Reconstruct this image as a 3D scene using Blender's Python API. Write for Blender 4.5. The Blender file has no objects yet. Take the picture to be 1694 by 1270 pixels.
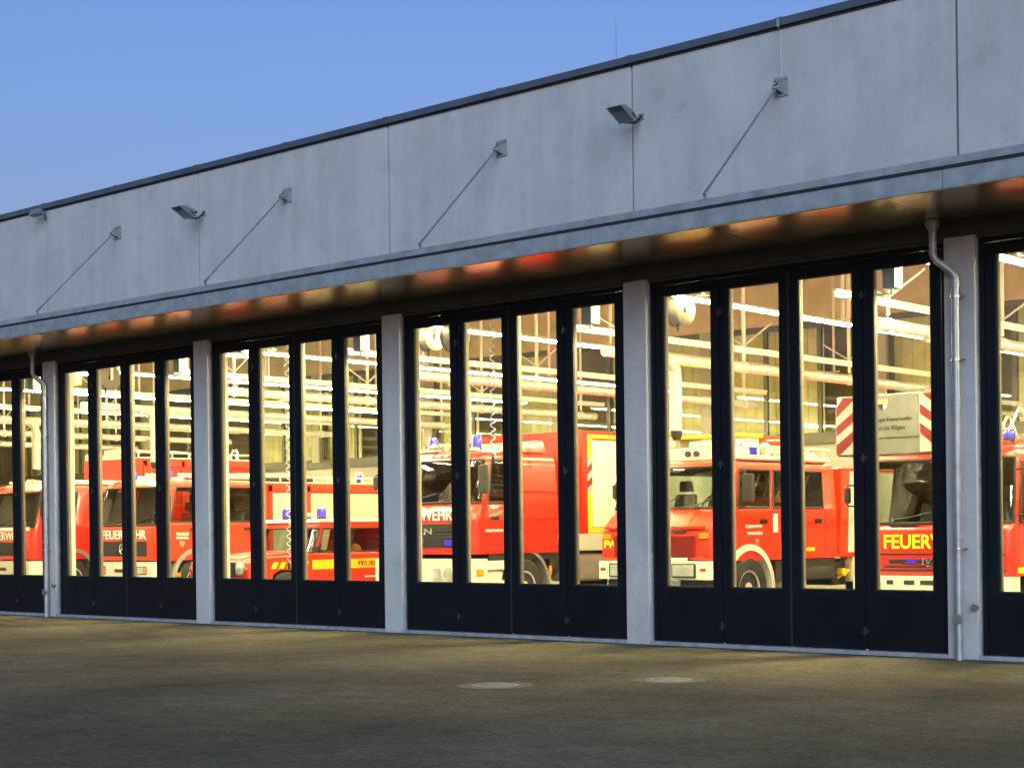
import bpy, bmesh, math, random
from mathutils import Vector, Matrix
from mathutils.geometry import tessellate_polygon
R = math.radians
random.seed(7)
sc = bpy.context.scene
col = sc.collection

# ------------------------------------------------------------------ camera
EYE = 1.55
DIST = 17.417
cam = bpy.data.objects.new('camera', bpy.data.cameras.new('camera'))
col.objects.link(cam)
cam.location = (0, -DIST, EYE)
cam.rotation_euler = (Matrix.Rotation(R(41.7), 3, 'Z') @ Matrix.Rotation(R(90), 3, 'X')
                      @ Matrix.Rotation(-0.012, 3, 'Z')).to_euler()
cam.data.sensor_width = 36.0
cam.data.lens = 57.74
cam.data.shift_y = 0.1417
cam.data.clip_start = 0.1
cam.data.clip_end = 2000
sc.camera = cam

# ------------------------------------------------------------------ sky, afterglow, exposure
SUN_EL, SUN_ROT = 0.0, 138.0
world = bpy.data.worlds.new('World')
sc.world = world
world.use_nodes = True
wn = world.node_tree
bgn = wn.nodes['Background']
sky = wn.nodes.new('ShaderNodeTexSky')
sky.sky_type = 'NISHITA'
sky.sun_disc = False
sky.sun_elevation = R(SUN_EL)
sky.sun_rotation = R(SUN_ROT)
sky.ozone_density = 3.0
sky.air_density = 1.0
sky.dust_density = 1.0
wb = wn.nodes.new('ShaderNodeMix'); wb.data_type = 'RGBA'; wb.blend_type = 'MULTIPLY'; wb.inputs['Factor'].default_value = 1
wb.inputs[7].default_value = (1.06, .93, 1.0, 1)          # white balance of the dusk sky
wn.links.new(sky.outputs[0], wb.inputs[6])
wn.links.new(wb.outputs[2], bgn.inputs[0])
bgn.inputs[1].default_value = 0.15
sl = bpy.data.lights.new('afterglow_sun', 'SUN')
sl.energy = 0.355
sl.angle = R(50)
sl.color = (.55, .78, .98)
so = bpy.data.objects.new('afterglow_sun', sl)
col.objects.link(so)
sd = Vector((math.sin(R(SUN_ROT)) * math.cos(R(22)), math.cos(R(SUN_ROT)) * math.cos(R(22)), math.sin(R(22))))
so.rotation_euler = sd.to_track_quat('Z', 'Y').to_euler()
sc.view_settings.view_transform = 'Standard'
sc.view_settings.look = 'None'
sc.view_settings.gamma = 1
sc.view_settings.use_curve_mapping = False
sc.view_settings.exposure = 2.96
LAMP = 26.0          # radiance of the fluorescent tubes
DOOR_LAMP = 180.0    # radiance of the short lamps right behind the doors

sc.render.engine = 'CYCLES'
cy = sc.cycles
cy.use_denoising = True
try:
    cy.denoiser = 'OPENIMAGEDENOISE'
    cy.denoising_input_passes = 'RGB_ALBEDO_NORMAL'
except Exception:
    pass
cy.max_bounces = 10
cy.diffuse_bounces = 5
cy.glossy_bounces = 4
cy.transmission_bounces = 6
cy.transparent_max_bounces = 24
cy.sample_clamp_indirect = 4
cy.caustics_reflective = False
cy.caustics_refractive = False

# ------------------------------------------------------------------ materials
M = {}
def nodes(name):
    m = bpy.data.materials.new(name)
    m.use_nodes = True
    nt = m.node_tree
    return m, nt, nt.nodes['Principled BSDF'], nt.nodes, nt.links
def mat(key, c, rough=0.5, metal=0.0, coat=0.0, var=0.12, scale=6.0, bump=0.0, bscale=60.0, spec=0.5, rvar=.08):
    """procedural: base colour with a soft noise variation, roughness variation, optional bump"""
    m, nt, b, N, L = nodes(key)
    geo = N.new('ShaderNodeTexCoord')
    nz = N.new('ShaderNodeTexNoise'); nz.inputs['Scale'].default_value = scale; nz.inputs['Detail'].default_value = 5
    L.new(geo.outputs['Object'], nz.inputs['Vector'])
    rp = N.new('ShaderNodeValToRGB')
    lo = tuple(x * (1 - var) for x in c); hi = tuple(min(1, x * (1 + var)) for x in c)
    rp.color_ramp.elements[0].position = .3; rp.color_ramp.elements[1].position = .7
    rp.color_ramp.elements[0].color = (*lo, 1); rp.color_ramp.elements[1].color = (*hi, 1)
    L.new(nz.outputs['Fac'], rp.inputs['Fac'])
    L.new(rp.outputs['Color'], b.inputs['Base Color'])
    mr = N.new('ShaderNodeMapRange')
    mr.inputs['To Min'].default_value = max(0.02, rough - rvar); mr.inputs['To Max'].default_value = min(1, rough + rvar)
    L.new(nz.outputs['Fac'], mr.inputs['Value'])
    L.new(mr.outputs['Result'], b.inputs['Roughness'])
    b.inputs['Metallic'].default_value = metal
    b.inputs['Specular IOR Level'].default_value = spec
    if coat:
        b.inputs['Coat Weight'].default_value = coat
        b.inputs['Coat Roughness'].default_value = .06
    if bump:
        n2 = N.new('ShaderNodeTexNoise'); n2.inputs['Scale'].default_value = bscale; n2.inputs['Detail'].default_value = 4
        L.new(geo.outputs['Object'], n2.inputs['Vector'])
        bp = N.new('ShaderNodeBump'); bp.inputs['Strength'].default_value = bump; bp.inputs['Distance'].default_value = .01
        L.new(n2.outputs['Fac'], bp.inputs['Height']); L.new(bp.outputs['Normal'], b.inputs['Normal'])
    M[key] = m
    return m

def glass(key, tint=(1, 1, 1), refl=1.6):
    """thin pane: clear transmission plus a Fresnel mirror, so lamps shine through it"""
    m, nt, b, N, L = nodes(key)
    N.remove(b)
    out = N['Material Output']
    tr = N.new('ShaderNodeBsdfTransparent'); tr.inputs['Color'].default_value = (*tint, 1)
    gl = N.new('ShaderNodeBsdfGlossy'); gl.inputs['Roughness'].default_value = .01
    # Schlick reflectance from the facing angle: the same from either side of the pane
    lw = N.new('ShaderNodeLayerWeight'); lw.inputs['Blend'].default_value = .5
    pw = N.new('ShaderNodeMath'); pw.operation = 'POWER'; pw.inputs[1].default_value = 5
    mu = N.new('ShaderNodeMath'); mu.operation = 'MULTIPLY_ADD'; mu.use_clamp = True
    mu.inputs[1].default_value = .9; mu.inputs[2].default_value = .04 * refl
    L.new(lw.outputs['Facing'], pw.inputs[0])
    mx = N.new('ShaderNodeMixShader')
    L.new(pw.outputs[0], mu.inputs[0]); L.new(mu.outputs[0], mx.inputs[0])
    L.new(tr.outputs[0], mx.inputs[1]); L.new(gl.outputs[0], mx.inputs[2]); L.new(mx.outputs[0], out.inputs['Surface'])
    M[key] = m

def concrete():
    m, nt, b, N, L = nodes('concrete')
    g = N.new('ShaderNodeTexCoord')
    def noise(scale, detail, vec_scale=None, rough=.6):
        n = N.new('ShaderNodeTexNoise'); n.inputs['Scale'].default_value = scale; n.inputs['Detail'].default_value = detail
        n.inputs['Roughness'].default_value = rough
        if vec_scale:
            mp = N.new('ShaderNodeMapping'); mp.inputs['Scale'].default_value = vec_scale
            L.new(g.outputs['Object'], mp.inputs['Vector']); L.new(mp.outputs[0], n.inputs['Vector'])
        else:
            L.new(g.outputs['Object'], n.inputs['Vector'])
        return n
    big = noise(.8, 6); streak = noise(1.0, 5, (3.2, 1, .35)); fine = noise(26, 5); blot = noise(2.6, 7, None, .7)
    r1 = N.new('ShaderNodeValToRGB')
    r1.color_ramp.elements[0].position = .28; r1.color_ramp.elements[1].position = .72
    r1.color_ramp.elements[0].color = (.42, .415, .40, 1); r1.color_ramp.elements[1].color = (.52, .515, .50, 1)
    L.new(big.outputs['Fac'], r1.inputs['Fac'])
    def over(prev, nz, p0, p1, dark, fac):
        r = N.new('ShaderNodeValToRGB'); r.color_ramp.elements[0].position = p0; r.color_ramp.elements[1].position = p1
        r.color_ramp.elements[0].color = (dark, dark, dark, 1); r.color_ramp.elements[1].color = (1, 1, 1, 1)
        L.new(nz.outputs['Fac'], r.inputs['Fac'])
        mx = N.new('ShaderNodeMix'); mx.data_type = 'RGBA'; mx.blend_type = 'MULTIPLY'; mx.inputs['Factor'].default_value = fac
        L.new(prev, mx.inputs[6]); L.new(r.outputs['Color'], mx.inputs[7])
        return mx.outputs[2]
    c = over(r1.outputs['Color'], streak, .32, .58, .82, .6)
    c = over(c, blot, .33, .47, .80, .7)
    c = over(c, fine, .25, .6, .82, .6)
    vo = N.new('ShaderNodeTexVoronoi'); vo.inputs['Scale'].default_value = 9
    L.new(g.outputs['Object'], vo.inputs['Vector'])
    pr = N.new('ShaderNodeValToRGB'); pr.color_ramp.elements[0].position = .03; pr.color_ramp.elements[1].position = .075
    pr.color_ramp.elements[0].color = (.55, .55, .55, 1); pr.color_ramp.elements[1].color = (1, 1, 1, 1)
    L.new(vo.outputs['Distance'], pr.inputs['Fac'])
    mx = N.new('ShaderNodeMix'); mx.data_type = 'RGBA'; mx.blend_type = 'MULTIPLY'; mx.inputs['Factor'].default_value = .55
    L.new(c, mx.inputs[6]); L.new(pr.outputs['Color'], mx.inputs[7])
    L.new(mx.outputs[2], b.inputs['Base Color'])
    b.inputs['Roughness'].default_value = .82
    bp = N.new('ShaderNodeBump'); bp.inputs['Strength'].default_value = .25; bp.inputs['Distance'].default_value = .008
    L.new(fine.outputs['Fac'], bp.inputs['Height']); L.new(bp.outputs['Normal'], b.inputs['Normal'])
    M['concrete'] = m
concrete()

def asphalt():
    m, nt, b, N, L = nodes('asphalt')
    g = N.new('ShaderNodeTexCoord')
    n1 = N.new('ShaderNodeTexNoise'); n1.inputs['Scale'].default_value = .35; n1.inputs['Detail'].default_value = 6
    n2 = N.new('ShaderNodeTexNoise'); n2.inputs['Scale'].default_value = 16; n2.inputs['Detail'].default_value = 6; n2.inputs['Roughness'].default_value = .85
    n3 = N.new('ShaderNodeTexNoise'); n3.inputs['Scale'].default_value = 2.2; n3.inputs['Detail'].default_value = 8; n3.inputs['Roughness'].default_value = .7
    vo = N.new('ShaderNodeTexVoronoi'); vo.inputs['Scale'].default_value = 70
    for n in (n1, n2, n3, vo): L.new(g.outputs['Object'], n.inputs['Vector'])
    r1 = N.new('ShaderNodeValToRGB'); r1.color_ramp.elements[0].position = .3; r1.color_ramp.elements[1].position = .7
    r1.color_ramp.elements[0].color = (.185, .155, .103, 1); r1.color_ramp.elements[1].color = (.30, .25, .168, 1)
    L.new(n1.outputs['Fac'], r1.inputs['Fac'])
    def mul(a, nz_out, p0, p1, lo, hi, f):
        r = N.new('ShaderNodeValToRGB'); r.color_ramp.elements[0].position = p0; r.color_ramp.elements[1].position = p1
        r.color_ramp.elements[0].color = (lo, lo, lo, 1); r.color_ramp.elements[1].color = (hi, hi, hi, 1)
        L.new(nz_out, r.inputs['Fac'])
        x = N.new('ShaderNodeMix'); x.data_type = 'RGBA'; x.blend_type = 'MULTIPLY'; x.inputs['Factor'].default_value = f
        L.new(a, x.inputs[6]); L.new(r.outputs['Color'], x.inputs[7]); return x.outputs[2]
    c = mul(r1.outputs['Color'], n3.outputs['Fac'], .36, .60, .72, 1, .85)
    c = mul(c, n2.outputs['Fac'], .36, .62, .52, 1.0, .9)
    c = mul(c, vo.outputs['Distance'], .0, .5, 1.0, .62, .7)
    L.new(c, b.inputs['Base Color'])
    b.inputs['Roughness'].default_value = .68
    b.inputs['Specular IOR Level'].default_value = .0
    bp = N.new('ShaderNodeBump'); bp.inputs['Strength'].default_value = .55; bp.inputs['Distance'].default_value = .012
    ad = N.new('ShaderNodeMath'); ad.operation = 'ADD'
    L.new(n2.outputs['Fac'], ad.inputs[0]); L.new(vo.outputs['Distance'], ad.inputs[1])
    L.new(ad.outputs[0], bp.inputs['Height']); L.new(bp.outputs['Normal'], b.inputs['Normal'])
    M['asphalt'] = m
asphalt()

def emitter(key, c, s):
    m, nt, b, N, L = nodes(key)
    b.inputs['Base Color'].default_value = (.8, .8, .8, 1)
    b.inputs['Emission Color'].default_value = (*c, 1)
    b.inputs['Emission Strength'].default_value = s
    M[key] = m

mat('door_frame', (.0045, .006, .009), .5, 0, 0, .2, 3, spec=.2)
mat('door_panel', (.004, .0055, .0085), .45, 0, 0, .2, 2, spec=.2)
mat('lit_reveal_tan', (.13, .095, .06), .6)  # tan of the added strips that imitate the lit leaf reveal
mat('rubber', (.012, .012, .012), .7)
mat('cap_metal', (.075, .09, .115), .5, .0, 0, .2, 2, spec=.3)
mat('galvanised', (.27, .29, .30), .5, .15, 0, .22, 5, .12, 30)
mat('soffit_metal', (.42, .37, .29), .235, .92, 0, .05, 1.5, rvar=.01)
mat('steel', (.45, .46, .47), .32, .9, 0, .15, 8)
mat('zinc_pipe', (.36, .37, .38), .45, .55, 0, .15, 6)
mat('lintel_metal', (.06, .058, .05), .55, .2, 0, .2, 4)
mat('sill_metal', (.42, .43, .44), .5, .5, 0, .25, 7)
mat('floor_paint', (.22, .215, .195), .35, 0, 0, .12, 1.2)
mat('hall_wood', (.50, .42, .235), .6, 0, 0, .12, 2.0)
mat('hall_wall', (.34, .33, .28), .75, 0, 0, .08, 1.0)
mat('hall_grey', (.33, .33, .30), .7, 0, 0, .10, 1.2)
mat('gallery', (.34, .32, .14), .7, 0, 0, .18, .8)
mat('curtain', (.62, .66, .36), .85, 0, 0, .10, 5)
mat('window_frame', (.10, .10, .09), .5, .2)
mat('white_metal', (.66, .66, .62), .4, 0, 0, .05, 4)
mat('duct', (.58, .58, .54), .32, .35, 0, .08, 4)
mat('reel_beige', (.17, .15, .11), .6)
mat('hose_grey', (.42, .42, .38), .6)
mat('coil_blue', (.38, .40, .52), .4)
mat('fire_red', (.60, .018, .010), .30, 0, .45, .06, 2)
mat('fire_orange', (.68, .032, .010), .30, 0, .45, .05, 2)
mat('dark_red', (.22, .012, .008), .4)
mat('cream', (.60, .58, .49), .4, 0, .3, .05, 3)
mat('shutter', (.55, .53, .43), .38, .25, 0, .05, 3)
mat('yellow', (.85, .55, .01), .4, 0, .3, .06, 4)
mat('lime_letter', (.80, .92, .02), .4)
mat('white_letter', (.76, .76, .73), .4)
mat('silver', (.70, .70, .70), .25, .9)
mat('black_plastic', (.015, .015, .015), .5)
mat('chassis', (.025, .025, .024), .65)
mat('tyre', (.018, .018, .017), .85, 0, 0, .25, 20, .4, 60)
mat('rim', (.62, .60, .55), .4, .4)
mat('fender_grey', (.20, .19, .16), .6)
mat('lining', (.09, .09, .085), .7)
mat('seat', (.10, .095, .085), .8)
mat('orange_lens', (.85, .22, .01), .25, 0, .5)
mat('red_lens', (.55, .015, .01), .25, 0, .5)
mat('lamp_glass', (.62, .64, .62), .12, .5, .6)
mat('blue_lens', (.035, .035, .62), .18, 0, .8)
mat('stripe_red', (.16, .008, .006), .5)
mat('stripe_white', (.30, .30, .28), .5)
mat('board', (.145, .142, .128), .6)
mat('ink', (.02, .02, .02), .7)
mat('sign_yellow', (.9, .62, .01), .5)
mat('tarp', (.70, .42, .22), .7)
mat('manhole_iron', (.21, .195, .165), .75, .0, 0, .2, 12, .3, 30, spec=.2)
mat('manhole_ring', (.07, .06, .045), .8, 0, 0, .25, 14)
mat('lamp_house', (.20, .22, .24), .4, .2)
mat('leaf', (.06, .085, .03), .7, 0, 0, .3, .8)
mat('bark', (.09, .07, .05), .9, 0, 0, .3, 5, .4, 12)
glass('pane', (.98, .98, .96), 1.45)
glass('cab_glass', (.52, .60, .57), 1.5)
glass('lamp_cover', (.92, .95, .96), 1.4)
emitter('tube', (1.0, .87, .42), LAMP)
emitter('door_tube', (1.0, .88, .45), DOOR_LAMP)

# ------------------------------------------------------------------ mesh helpers
def link(o, parent=None):
    col.objects.link(o)
    if parent is not None:
        o.parent = parent
    return o

class MB:
    def __init__(s):
        s.v = []; s.f = []
    def _add(s, vs, fs):
        k = len(s.v)
        s.v += [tuple(p) for p in vs]
        s.f += [tuple(i + k for i in f) for f in fs]
        return s
    def box(s, x0, x1, y0, y1, z0, z1):
        vs = [(x, y, z) for z in (z0, z1) for y in (y0, y1) for x in (x0, x1)]
        return s._add(vs, [(0, 2, 3, 1), (4, 5, 7, 6), (0, 1, 5, 4), (2, 6, 7, 3), (0, 4, 6, 2), (1, 3, 7, 5)])
    def hexa(s, pts):
        """8 corners, bottom ring then top ring, counter-clockwise seen from above"""
        return s._add(pts, [(3, 2, 1, 0), (4, 5, 6, 7), (0, 1, 5, 4), (1, 2, 6, 5), (2, 3, 7, 6), (3, 0, 4, 7)])
    def cyl(s, p0, p1, r0, r1=None, n=12, cap=True):
        r1 = r0 if r1 is None else r1
        p0 = Vector(p0); p1 = Vector(p1); d = (p1 - p0).normalized()
        a = d.orthogonal().normalized(); b = d.cross(a)
        vs = []
        for p, r in ((p0, r0), (p1, r1)):
            for i in range(n):
                t = 2 * math.pi * i / n
                vs.append(p + a * (r * math.cos(t)) + b * (r * math.sin(t)))
        fs = [(i, (i + 1) % n, n + (i + 1) % n, n + i) for i in range(n)]
        if cap:
            fs += [tuple(reversed(range(n))), tuple(range(n, 2 * n))]
        return s._add(vs, fs)
    def tube(s, pts, r, n=8, cap=True):
        pts = [Vector(p) for p in pts]
        rs = r if isinstance(r, (list, tuple)) else [r] * len(pts)
        vs = []; prev = None
        for i, p in enumerate(pts):
            d = (pts[min(i + 1, len(pts) - 1)] - pts[max(i - 1, 0)]).normalized()
            if prev is None:
                a = d.orthogonal().normalized()
            else:
                a = (prev - d * prev.dot(d)).normalized()
            prev = a; b = d.cross(a)
            for k in range(n):
                t = 2 * math.pi * k / n
                vs.append(p + a * (rs[i] * math.cos(t)) + b * (rs[i] * math.sin(t)))
        fs = []
        for i in range(len(pts) - 1):
            for k in range(n):
                fs.append((i * n + k, i * n + (k + 1) % n, (i + 1) * n + (k + 1) % n, (i + 1) * n + k))
        if cap:
            fs += [tuple(reversed(range(n))), tuple(range((len(pts) - 1) * n, len(pts) * n))]
        return s._add(vs, fs)
    def lathe(s, prof, c, axis='Z', n=20):
        """prof: (radius, height) along the axis"""
        vs = []; fs = []
        for r, h in prof:
            for k in range(n):
                t = 2 * math.pi * k / n
                u, w = r * math.cos(t), r * math.sin(t)
                p = {'Z': (u, w, h), 'X': (h, u, w), 'Y': (w, h, u)}[axis]
                vs.append((c[0] + p[0], c[1] + p[1], c[2] + p[2]))
        m = len(prof)
        for i in range(m - 1):
            for k in range(n):
                fs.append((i * n + k, i * n + (k + 1) % n, (i + 1) * n + (k + 1) % n, (i + 1) * n + k))
        fs += [tuple(reversed(range(n))), tuple(range((m - 1) * n, m * n))]
        return s._add(vs, fs)
    def prism(s, poly, a0, a1, axis='X'):
        """poly of (u, v); axis X: (u, v) = (y, z); Y: (x, z); Z: (x, y)"""
        def P(u, v, w):
            return {'X': (w, u, v), 'Y': (u, w, v), 'Z': (u, v, w)}[axis]
        n = len(poly)
        vs = [P(u, v, a0) for u, v in poly] + [P(u, v, a1) for u, v in poly]
        tris = tessellate_polygon([[Vector((u, v, 0)) for u, v in poly]])
        fs = [tuple(t) for t in tris] + [tuple(n + i for i in reversed(t)) for t in tris]
        fs += [(i, (i + 1) % n, n + (i + 1) % n, n + i) for i in range(n)]
        return s._add(vs, fs)
    def plate(s, outer, holes, a0, a1, axis='Y'):
        """flat plate with openings, between a0 and a1 along the axis"""
        def P(u, v, w):
            return {'X': (w, u, v), 'Y': (u, w, v), 'Z': (u, v, w)}[axis]
        loops = [outer] + holes
        flat = [p for l in loops for p in l]
        n = len(flat)
        tris = tessellate_polygon([[Vector((u, v, 0)) for u, v in l] for l in loops])
        vs = [P(u, v, a0) for u, v in flat] + [P(u, v, a1) for u, v in flat]
        fs = [tuple(t) for t in tris] + [tuple(n + i for i in reversed(t)) for t in tris]
        k = 0
        for l in loops:
            m = len(l)
            fs += [(k + i, k + (i + 1) % m, n + k + (i + 1) % m, n + k + i) for i in range(m)]
            k += m
        return s._add(vs, fs)
    def build(s, name, m, parent=None, bevel=0.0, smooth=True, seg=2, loc=None):
        me = bpy.data.meshes.new(name)
        bm = bmesh.new()
        vs = [bm.verts.new(p) for p in s.v]
        for f in s.f:
            try:
                bm.faces.new([vs[i] for i in f])
            except ValueError:
                pass
        bmesh.ops.recalc_face_normals(bm, faces=bm.faces)
        if bevel:
            ed = [e for e in bm.edges if len(e.link_faces) == 2 and e.calc_face_angle(0) > .5]
            bmesh.ops.bevel(bm, geom=ed, offset=bevel, segments=seg, affect='EDGES', profile=.5, clamp_overlap=True)
        bm.to_mesh(me); bm.free()
        if smooth:
            for p in me.polygons: p.use_smooth = True
            me.set_sharp_from_angle(angle=R(38))
        me.materials.append(M[m] if isinstance(m, str) else m)
        o = bpy.data.objects.new(name, me)
        if loc: o.location = loc
        if bevel and smooth:
            wnm = o.modifiers.new('even_normals', 'WEIGHTED_NORMAL'); wnm.keep_sharp = True
        return link(o, parent)

def tag(o, label=None, cat=None, group=None, kind=None):
    if label: o['label'] = label
    if cat: o['category'] = cat
    if group: o['group'] = group
    if kind: o['kind'] = kind
    return o
def thing(name, label, cat, loc=(0, 0, 0), group=None, rotz=0):
    o = bpy.data.objects.new(name, None)
    o.location = loc; o.rotation_euler.z = rotz
    o.empty_display_size = .2
    link(o)
    return tag(o, label, cat, group)
STUFF = {'anchor_bolt', 'wheel_bolt', 'grille_slat', 'hose_ring', 'grip_bar', 'rack_post', 'rung', 'ladder_brace', 'bumper_bolt', 'bumper_slot', 'roof_lamp',
         'wing_band', 'hazard_stripe', 'door_gap', 'step_tread', 'blind', 'roller_shutter', 'shutter_frame', 'board_support', 'cross_strut', 'lens_bar', 'yoke'}
def part(name, m, parent, fn, bevel=0.0, smooth=True, seg=2):
    b = MB(); fn(b); o = b.build(name, m, parent, bevel, smooth, seg)
    if name in STUFF: o['kind'] = 'stuff'
    return o
def copy_tree(o, parent=None):
    c = o.copy(); col.objects.link(c); c.parent = parent
    for ch in list(o.children): copy_tree(ch, c)
    return c
def rrect(u0, u1, v0, v1, r=.05, n=4):
    pts = []
    for cu, cv, a in ((u1 - r, v0 + r, -90), (u1 - r, v1 - r, 0), (u0 + r, v1 - r, 90), (u0 + r, v0 + r, 180)):
        for i in range(n + 1):
            t = R(a + 90 * i / n)
            pts.append((cu + r * math.cos(t), cv + r * math.sin(t)))
    return pts
def lettering(name, s, m, parent, width, height, at, face='front', bold=.0, ext=.004):
    """flat letters as a mesh; face 'front' looks to -y, 'left' looks to +x"""
    cu = bpy.data.curves.new(name, 'FONT')
    cu.body = s; cu.size = 1; cu.extrude = ext; cu.offset = bold; cu.resolution_u = 3
    cu.align_x = 'LEFT'; cu.align_y = 'BOTTOM_BASELINE'
    ob = bpy.data.objects.new(name, cu)
    me = bpy.data.meshes.new_from_object(ob)
    bpy.data.objects.remove(ob); bpy.data.curves.remove(cu)
    xs = [v.co.x for v in me.vertices]; ys = [v.co.y for v in me.vertices]
    x0, x1, y0, y1 = min(xs), max(xs), min(ys), max(ys)
    for v in me.vertices:
        u = ((v.co.x - x0) / (x1 - x0) - .5) * width
        w = ((v.co.y - y0) / (y1 - y0) - .5) * height
        d = v.co.z
        if face == 'front':
            v.co = (at[0] + u, at[1] - d, at[2] + w)
        else:
            v.co = (at[0] + d, at[1] + u, at[2] + w)
    me.materials.append(M[m])
    o = bpy.data.objects.new(name, me)
    return link(o, parent)

# ------------------------------------------------------------------ layout
BAY = 4.655
def J(k): return -8.64 - BAY * k            # panel joints / pillar axes; k grows to the left
K0, K1 = -2, 10                              # the building runs from J(K1) to J(K0)
XL, XR = J(K1), J(K0)
DEPTH = 15.0
TOP = 7.80
DOORS = range(-1, 5)

# ------------------------------------------------------------------ ground
def ground_mesh():
    b = MB()
    b.box(-600, 600, -600, 600, -.3, 0)
    return b
gnd = ground_mesh().build('ground', 'asphalt', None, smooth=False)
tag(gnd, 'grey brown asphalt forecourt in front of the doors', None, None, 'structure')

# ------------------------------------------------------------------ building
st = thing('fire_station', 'long concrete fire station hall with glazed folding doors and steel canopy', 'building', (0, 0, 0))
# concrete panels above the canopy
for k in range(K0, K1):
    x0, x1 = J(k + 1) + .015, J(k) - .015
    part('facade_panel', 'concrete', st, lambda b: b.box(x0, x1, 0, .16, 5.03, TOP - .06), .012)
part('wall_core', 'lintel_metal', st, lambda b: b.box(XL, XR, .13, .34, 4.83, TOP - .1), smooth=False)
part('cap_shadow_strip', 'rubber', st, lambda b: b.box(XL, XR, -.02, .1, TOP - .115, TOP - .06), smooth=False)  # black strip that paints the shadow line under the cap
part('parapet_cap', 'cap_metal', st, lambda b: (b.box(XL - .1, XR + .1, -.05, .5, TOP - .05, TOP + .012), b.box(XL - .1, XR + .1, -.05, -.035, TOP - .085, TOP - .05)), smooth=False)
for k in range(K0, K1 + 1, 1):
    for dx in (0, BAY / 2):
        if J(k) - dx > XL:
            part('cap_joint_cover', 'cap_metal', st, lambda b: b.box(J(k) - dx - .05, J(k) - dx + .05, -.056, .5, TOP - .086, TOP + .018), smooth=False)
# pillars
for k in range(-1, 6):
    x = J(k)
    p = part('pillar', 'concrete', st, lambda b: b.box(x - .19, x + .19, 0, .45, .0, 4.83), .014)
    part('corner_angle', 'sill_metal', p, lambda b: b.box(x + .188, x + .2, .055, .115, .05, 4.8), smooth=False)
# lintel
part('lintel', 'lintel_metal', st, lambda b: (b.box(J(7), J(-2), .02, .13, 4.83, 5.03), b.box(J(7), J(-2), .06, .40, 4.79, 4.83)), .006)
# plain end walls of the hall outside the row of doors
part('end_wall', 'concrete', st, lambda b: b.box(XL, J(5) - .19, .03, .4, 0, 4.83), smooth=False)
part('end_wall', 'concrete', st, lambda b: b.box(J(-1) + .19, XR, .03, .4, 0, 4.83), smooth=False)
# canopy
PROJ = 1.8
can = part('canopy', 'lintel_metal', st, lambda b: b.box(J(8), J(-2), -PROJ + .04, -.005, 5.055, 5.17), smooth=False)
for k in range(-2, 8):
    x0, x1 = J(k + 1) + .004, J(k) - .004
    off = .72
    part('front_channel', 'galvanised', can, lambda b: (b.box(x0 + off, x1 + off, -PROJ, -PROJ + .012, 5.012, 5.185), b.box(x0 + off, x1 + off, -PROJ, -PROJ + .07, 5.0, 5.0118), b.box(x0 + off, x1 + off, -PROJ, -PROJ + .07, 5.1852, 5.197)), .003)
    part('edge_flashing', 'galvanised', can, lambda b: b.box(x0, x1, -PROJ + .10, -PROJ + .12, 5.262, 5.345), smooth=False)
    for i in range(2):
        xa, xb = x0 + i * BAY / 2, x0 + (i + 1) * BAY / 2 - .010
        part('soffit_panel', 'soffit_metal', can, lambda b: b.box(xa, xb, -PROJ + .075, -.004, 5.022 + .0015 * ((k * 2 + i) % 3), 5.05), .002)
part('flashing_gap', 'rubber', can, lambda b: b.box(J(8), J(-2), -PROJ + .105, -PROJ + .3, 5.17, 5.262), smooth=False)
# tie rods
for k in range(-1, 7):
    x = J(k) - BAY / 2
    z = 6.97
    rod = part('tie_rod', 'steel', st, lambda b: b.cyl((x, -.10, z - .02), (x, -PROJ + .11, 5.40), .014, n=8))
    part('anchor_plate', 'galvanised', rod, lambda b: b.box(x - .10, x + .10, -.016, -.001, z - .12, z + .12), .004)
    part('anchor_lug', 'steel', rod, lambda b: (b.prism([(-.016, z - .09), (-.16, z - .055), (-.16, z - .02), (-.016, z + .09)], x - .035, x - .02), b.prism([(-.016, z - .09), (-.16, z - .055), (-.16, z - .02), (-.016, z + .09)], x + .02, x + .035), b.cyl((x - .055, -.11, z - .025), (x + .055, -.11, z - .025), .018)))
    part('anchor_bolt', 'steel', rod, lambda b: [b.cyl((x + sx * .075, -.03, z + sz * .09), (x + sx * .075, -.015, z + sz * .09), .012, n=6) for sx in (-1, 1) for sz in (-1, 1)])
    part('rod_clevis', 'steel', rod, lambda b: (b.cyl((x, -PROJ + .20, 5.49), (x, -PROJ + .11, 5.40), .018), b.box(x - .02, x + .02, -PROJ + .121, -PROJ + .135, 5.30, 5.43)))
# shell of the hall
part('roof_deck', 'lintel_metal', st, lambda b: b.box(XL, XR, .5, DEPTH + 2.5, TOP - .45, TOP - .2), smooth=False)
part('ceiling', 'hall_wood', st, lambda b: b.box(XL, XR, .345, DEPTH + 2.4, 7.2, 7.3), smooth=False)
part('inner_face', 'hall_wall', st, lambda b: b.box(XL, XR, .345, .36, 4.84, 7.2), smooth=False)
part('hall_floor', 'floor_paint', st, lambda b: b.box(XL, XR, .30, DEPTH + 2.4, -.2, .03), smooth=False)
part('side_wall', 'hall_wall', st, lambda b: b.box(XL - .3, XL, 0, DEPTH + 2.5, 0, TOP - .2), smooth=False)
part('side_wall', 'hall_wall', st, lambda b: b.box(XR, XR + .3, 0, DEPTH + 2.5, 0, TOP - .2), smooth=False)
part('rear_wall', 'hall_grey', st, lambda b: b.box(XL, XR, DEPTH, DEPTH + .2, 0.03, 3.42), smooth=False)
part('rear_band', 'hall_wood', st, lambda b: b.box(XL, XR, DEPTH, DEPTH + .2, 6.18, 7.2), smooth=False)
part('gallery_wall', 'gallery', st, lambda b: b.box(XL, XR, DEPTH + 2.2, DEPTH + 2.4, 3.0, 7.2), smooth=False)
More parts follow.
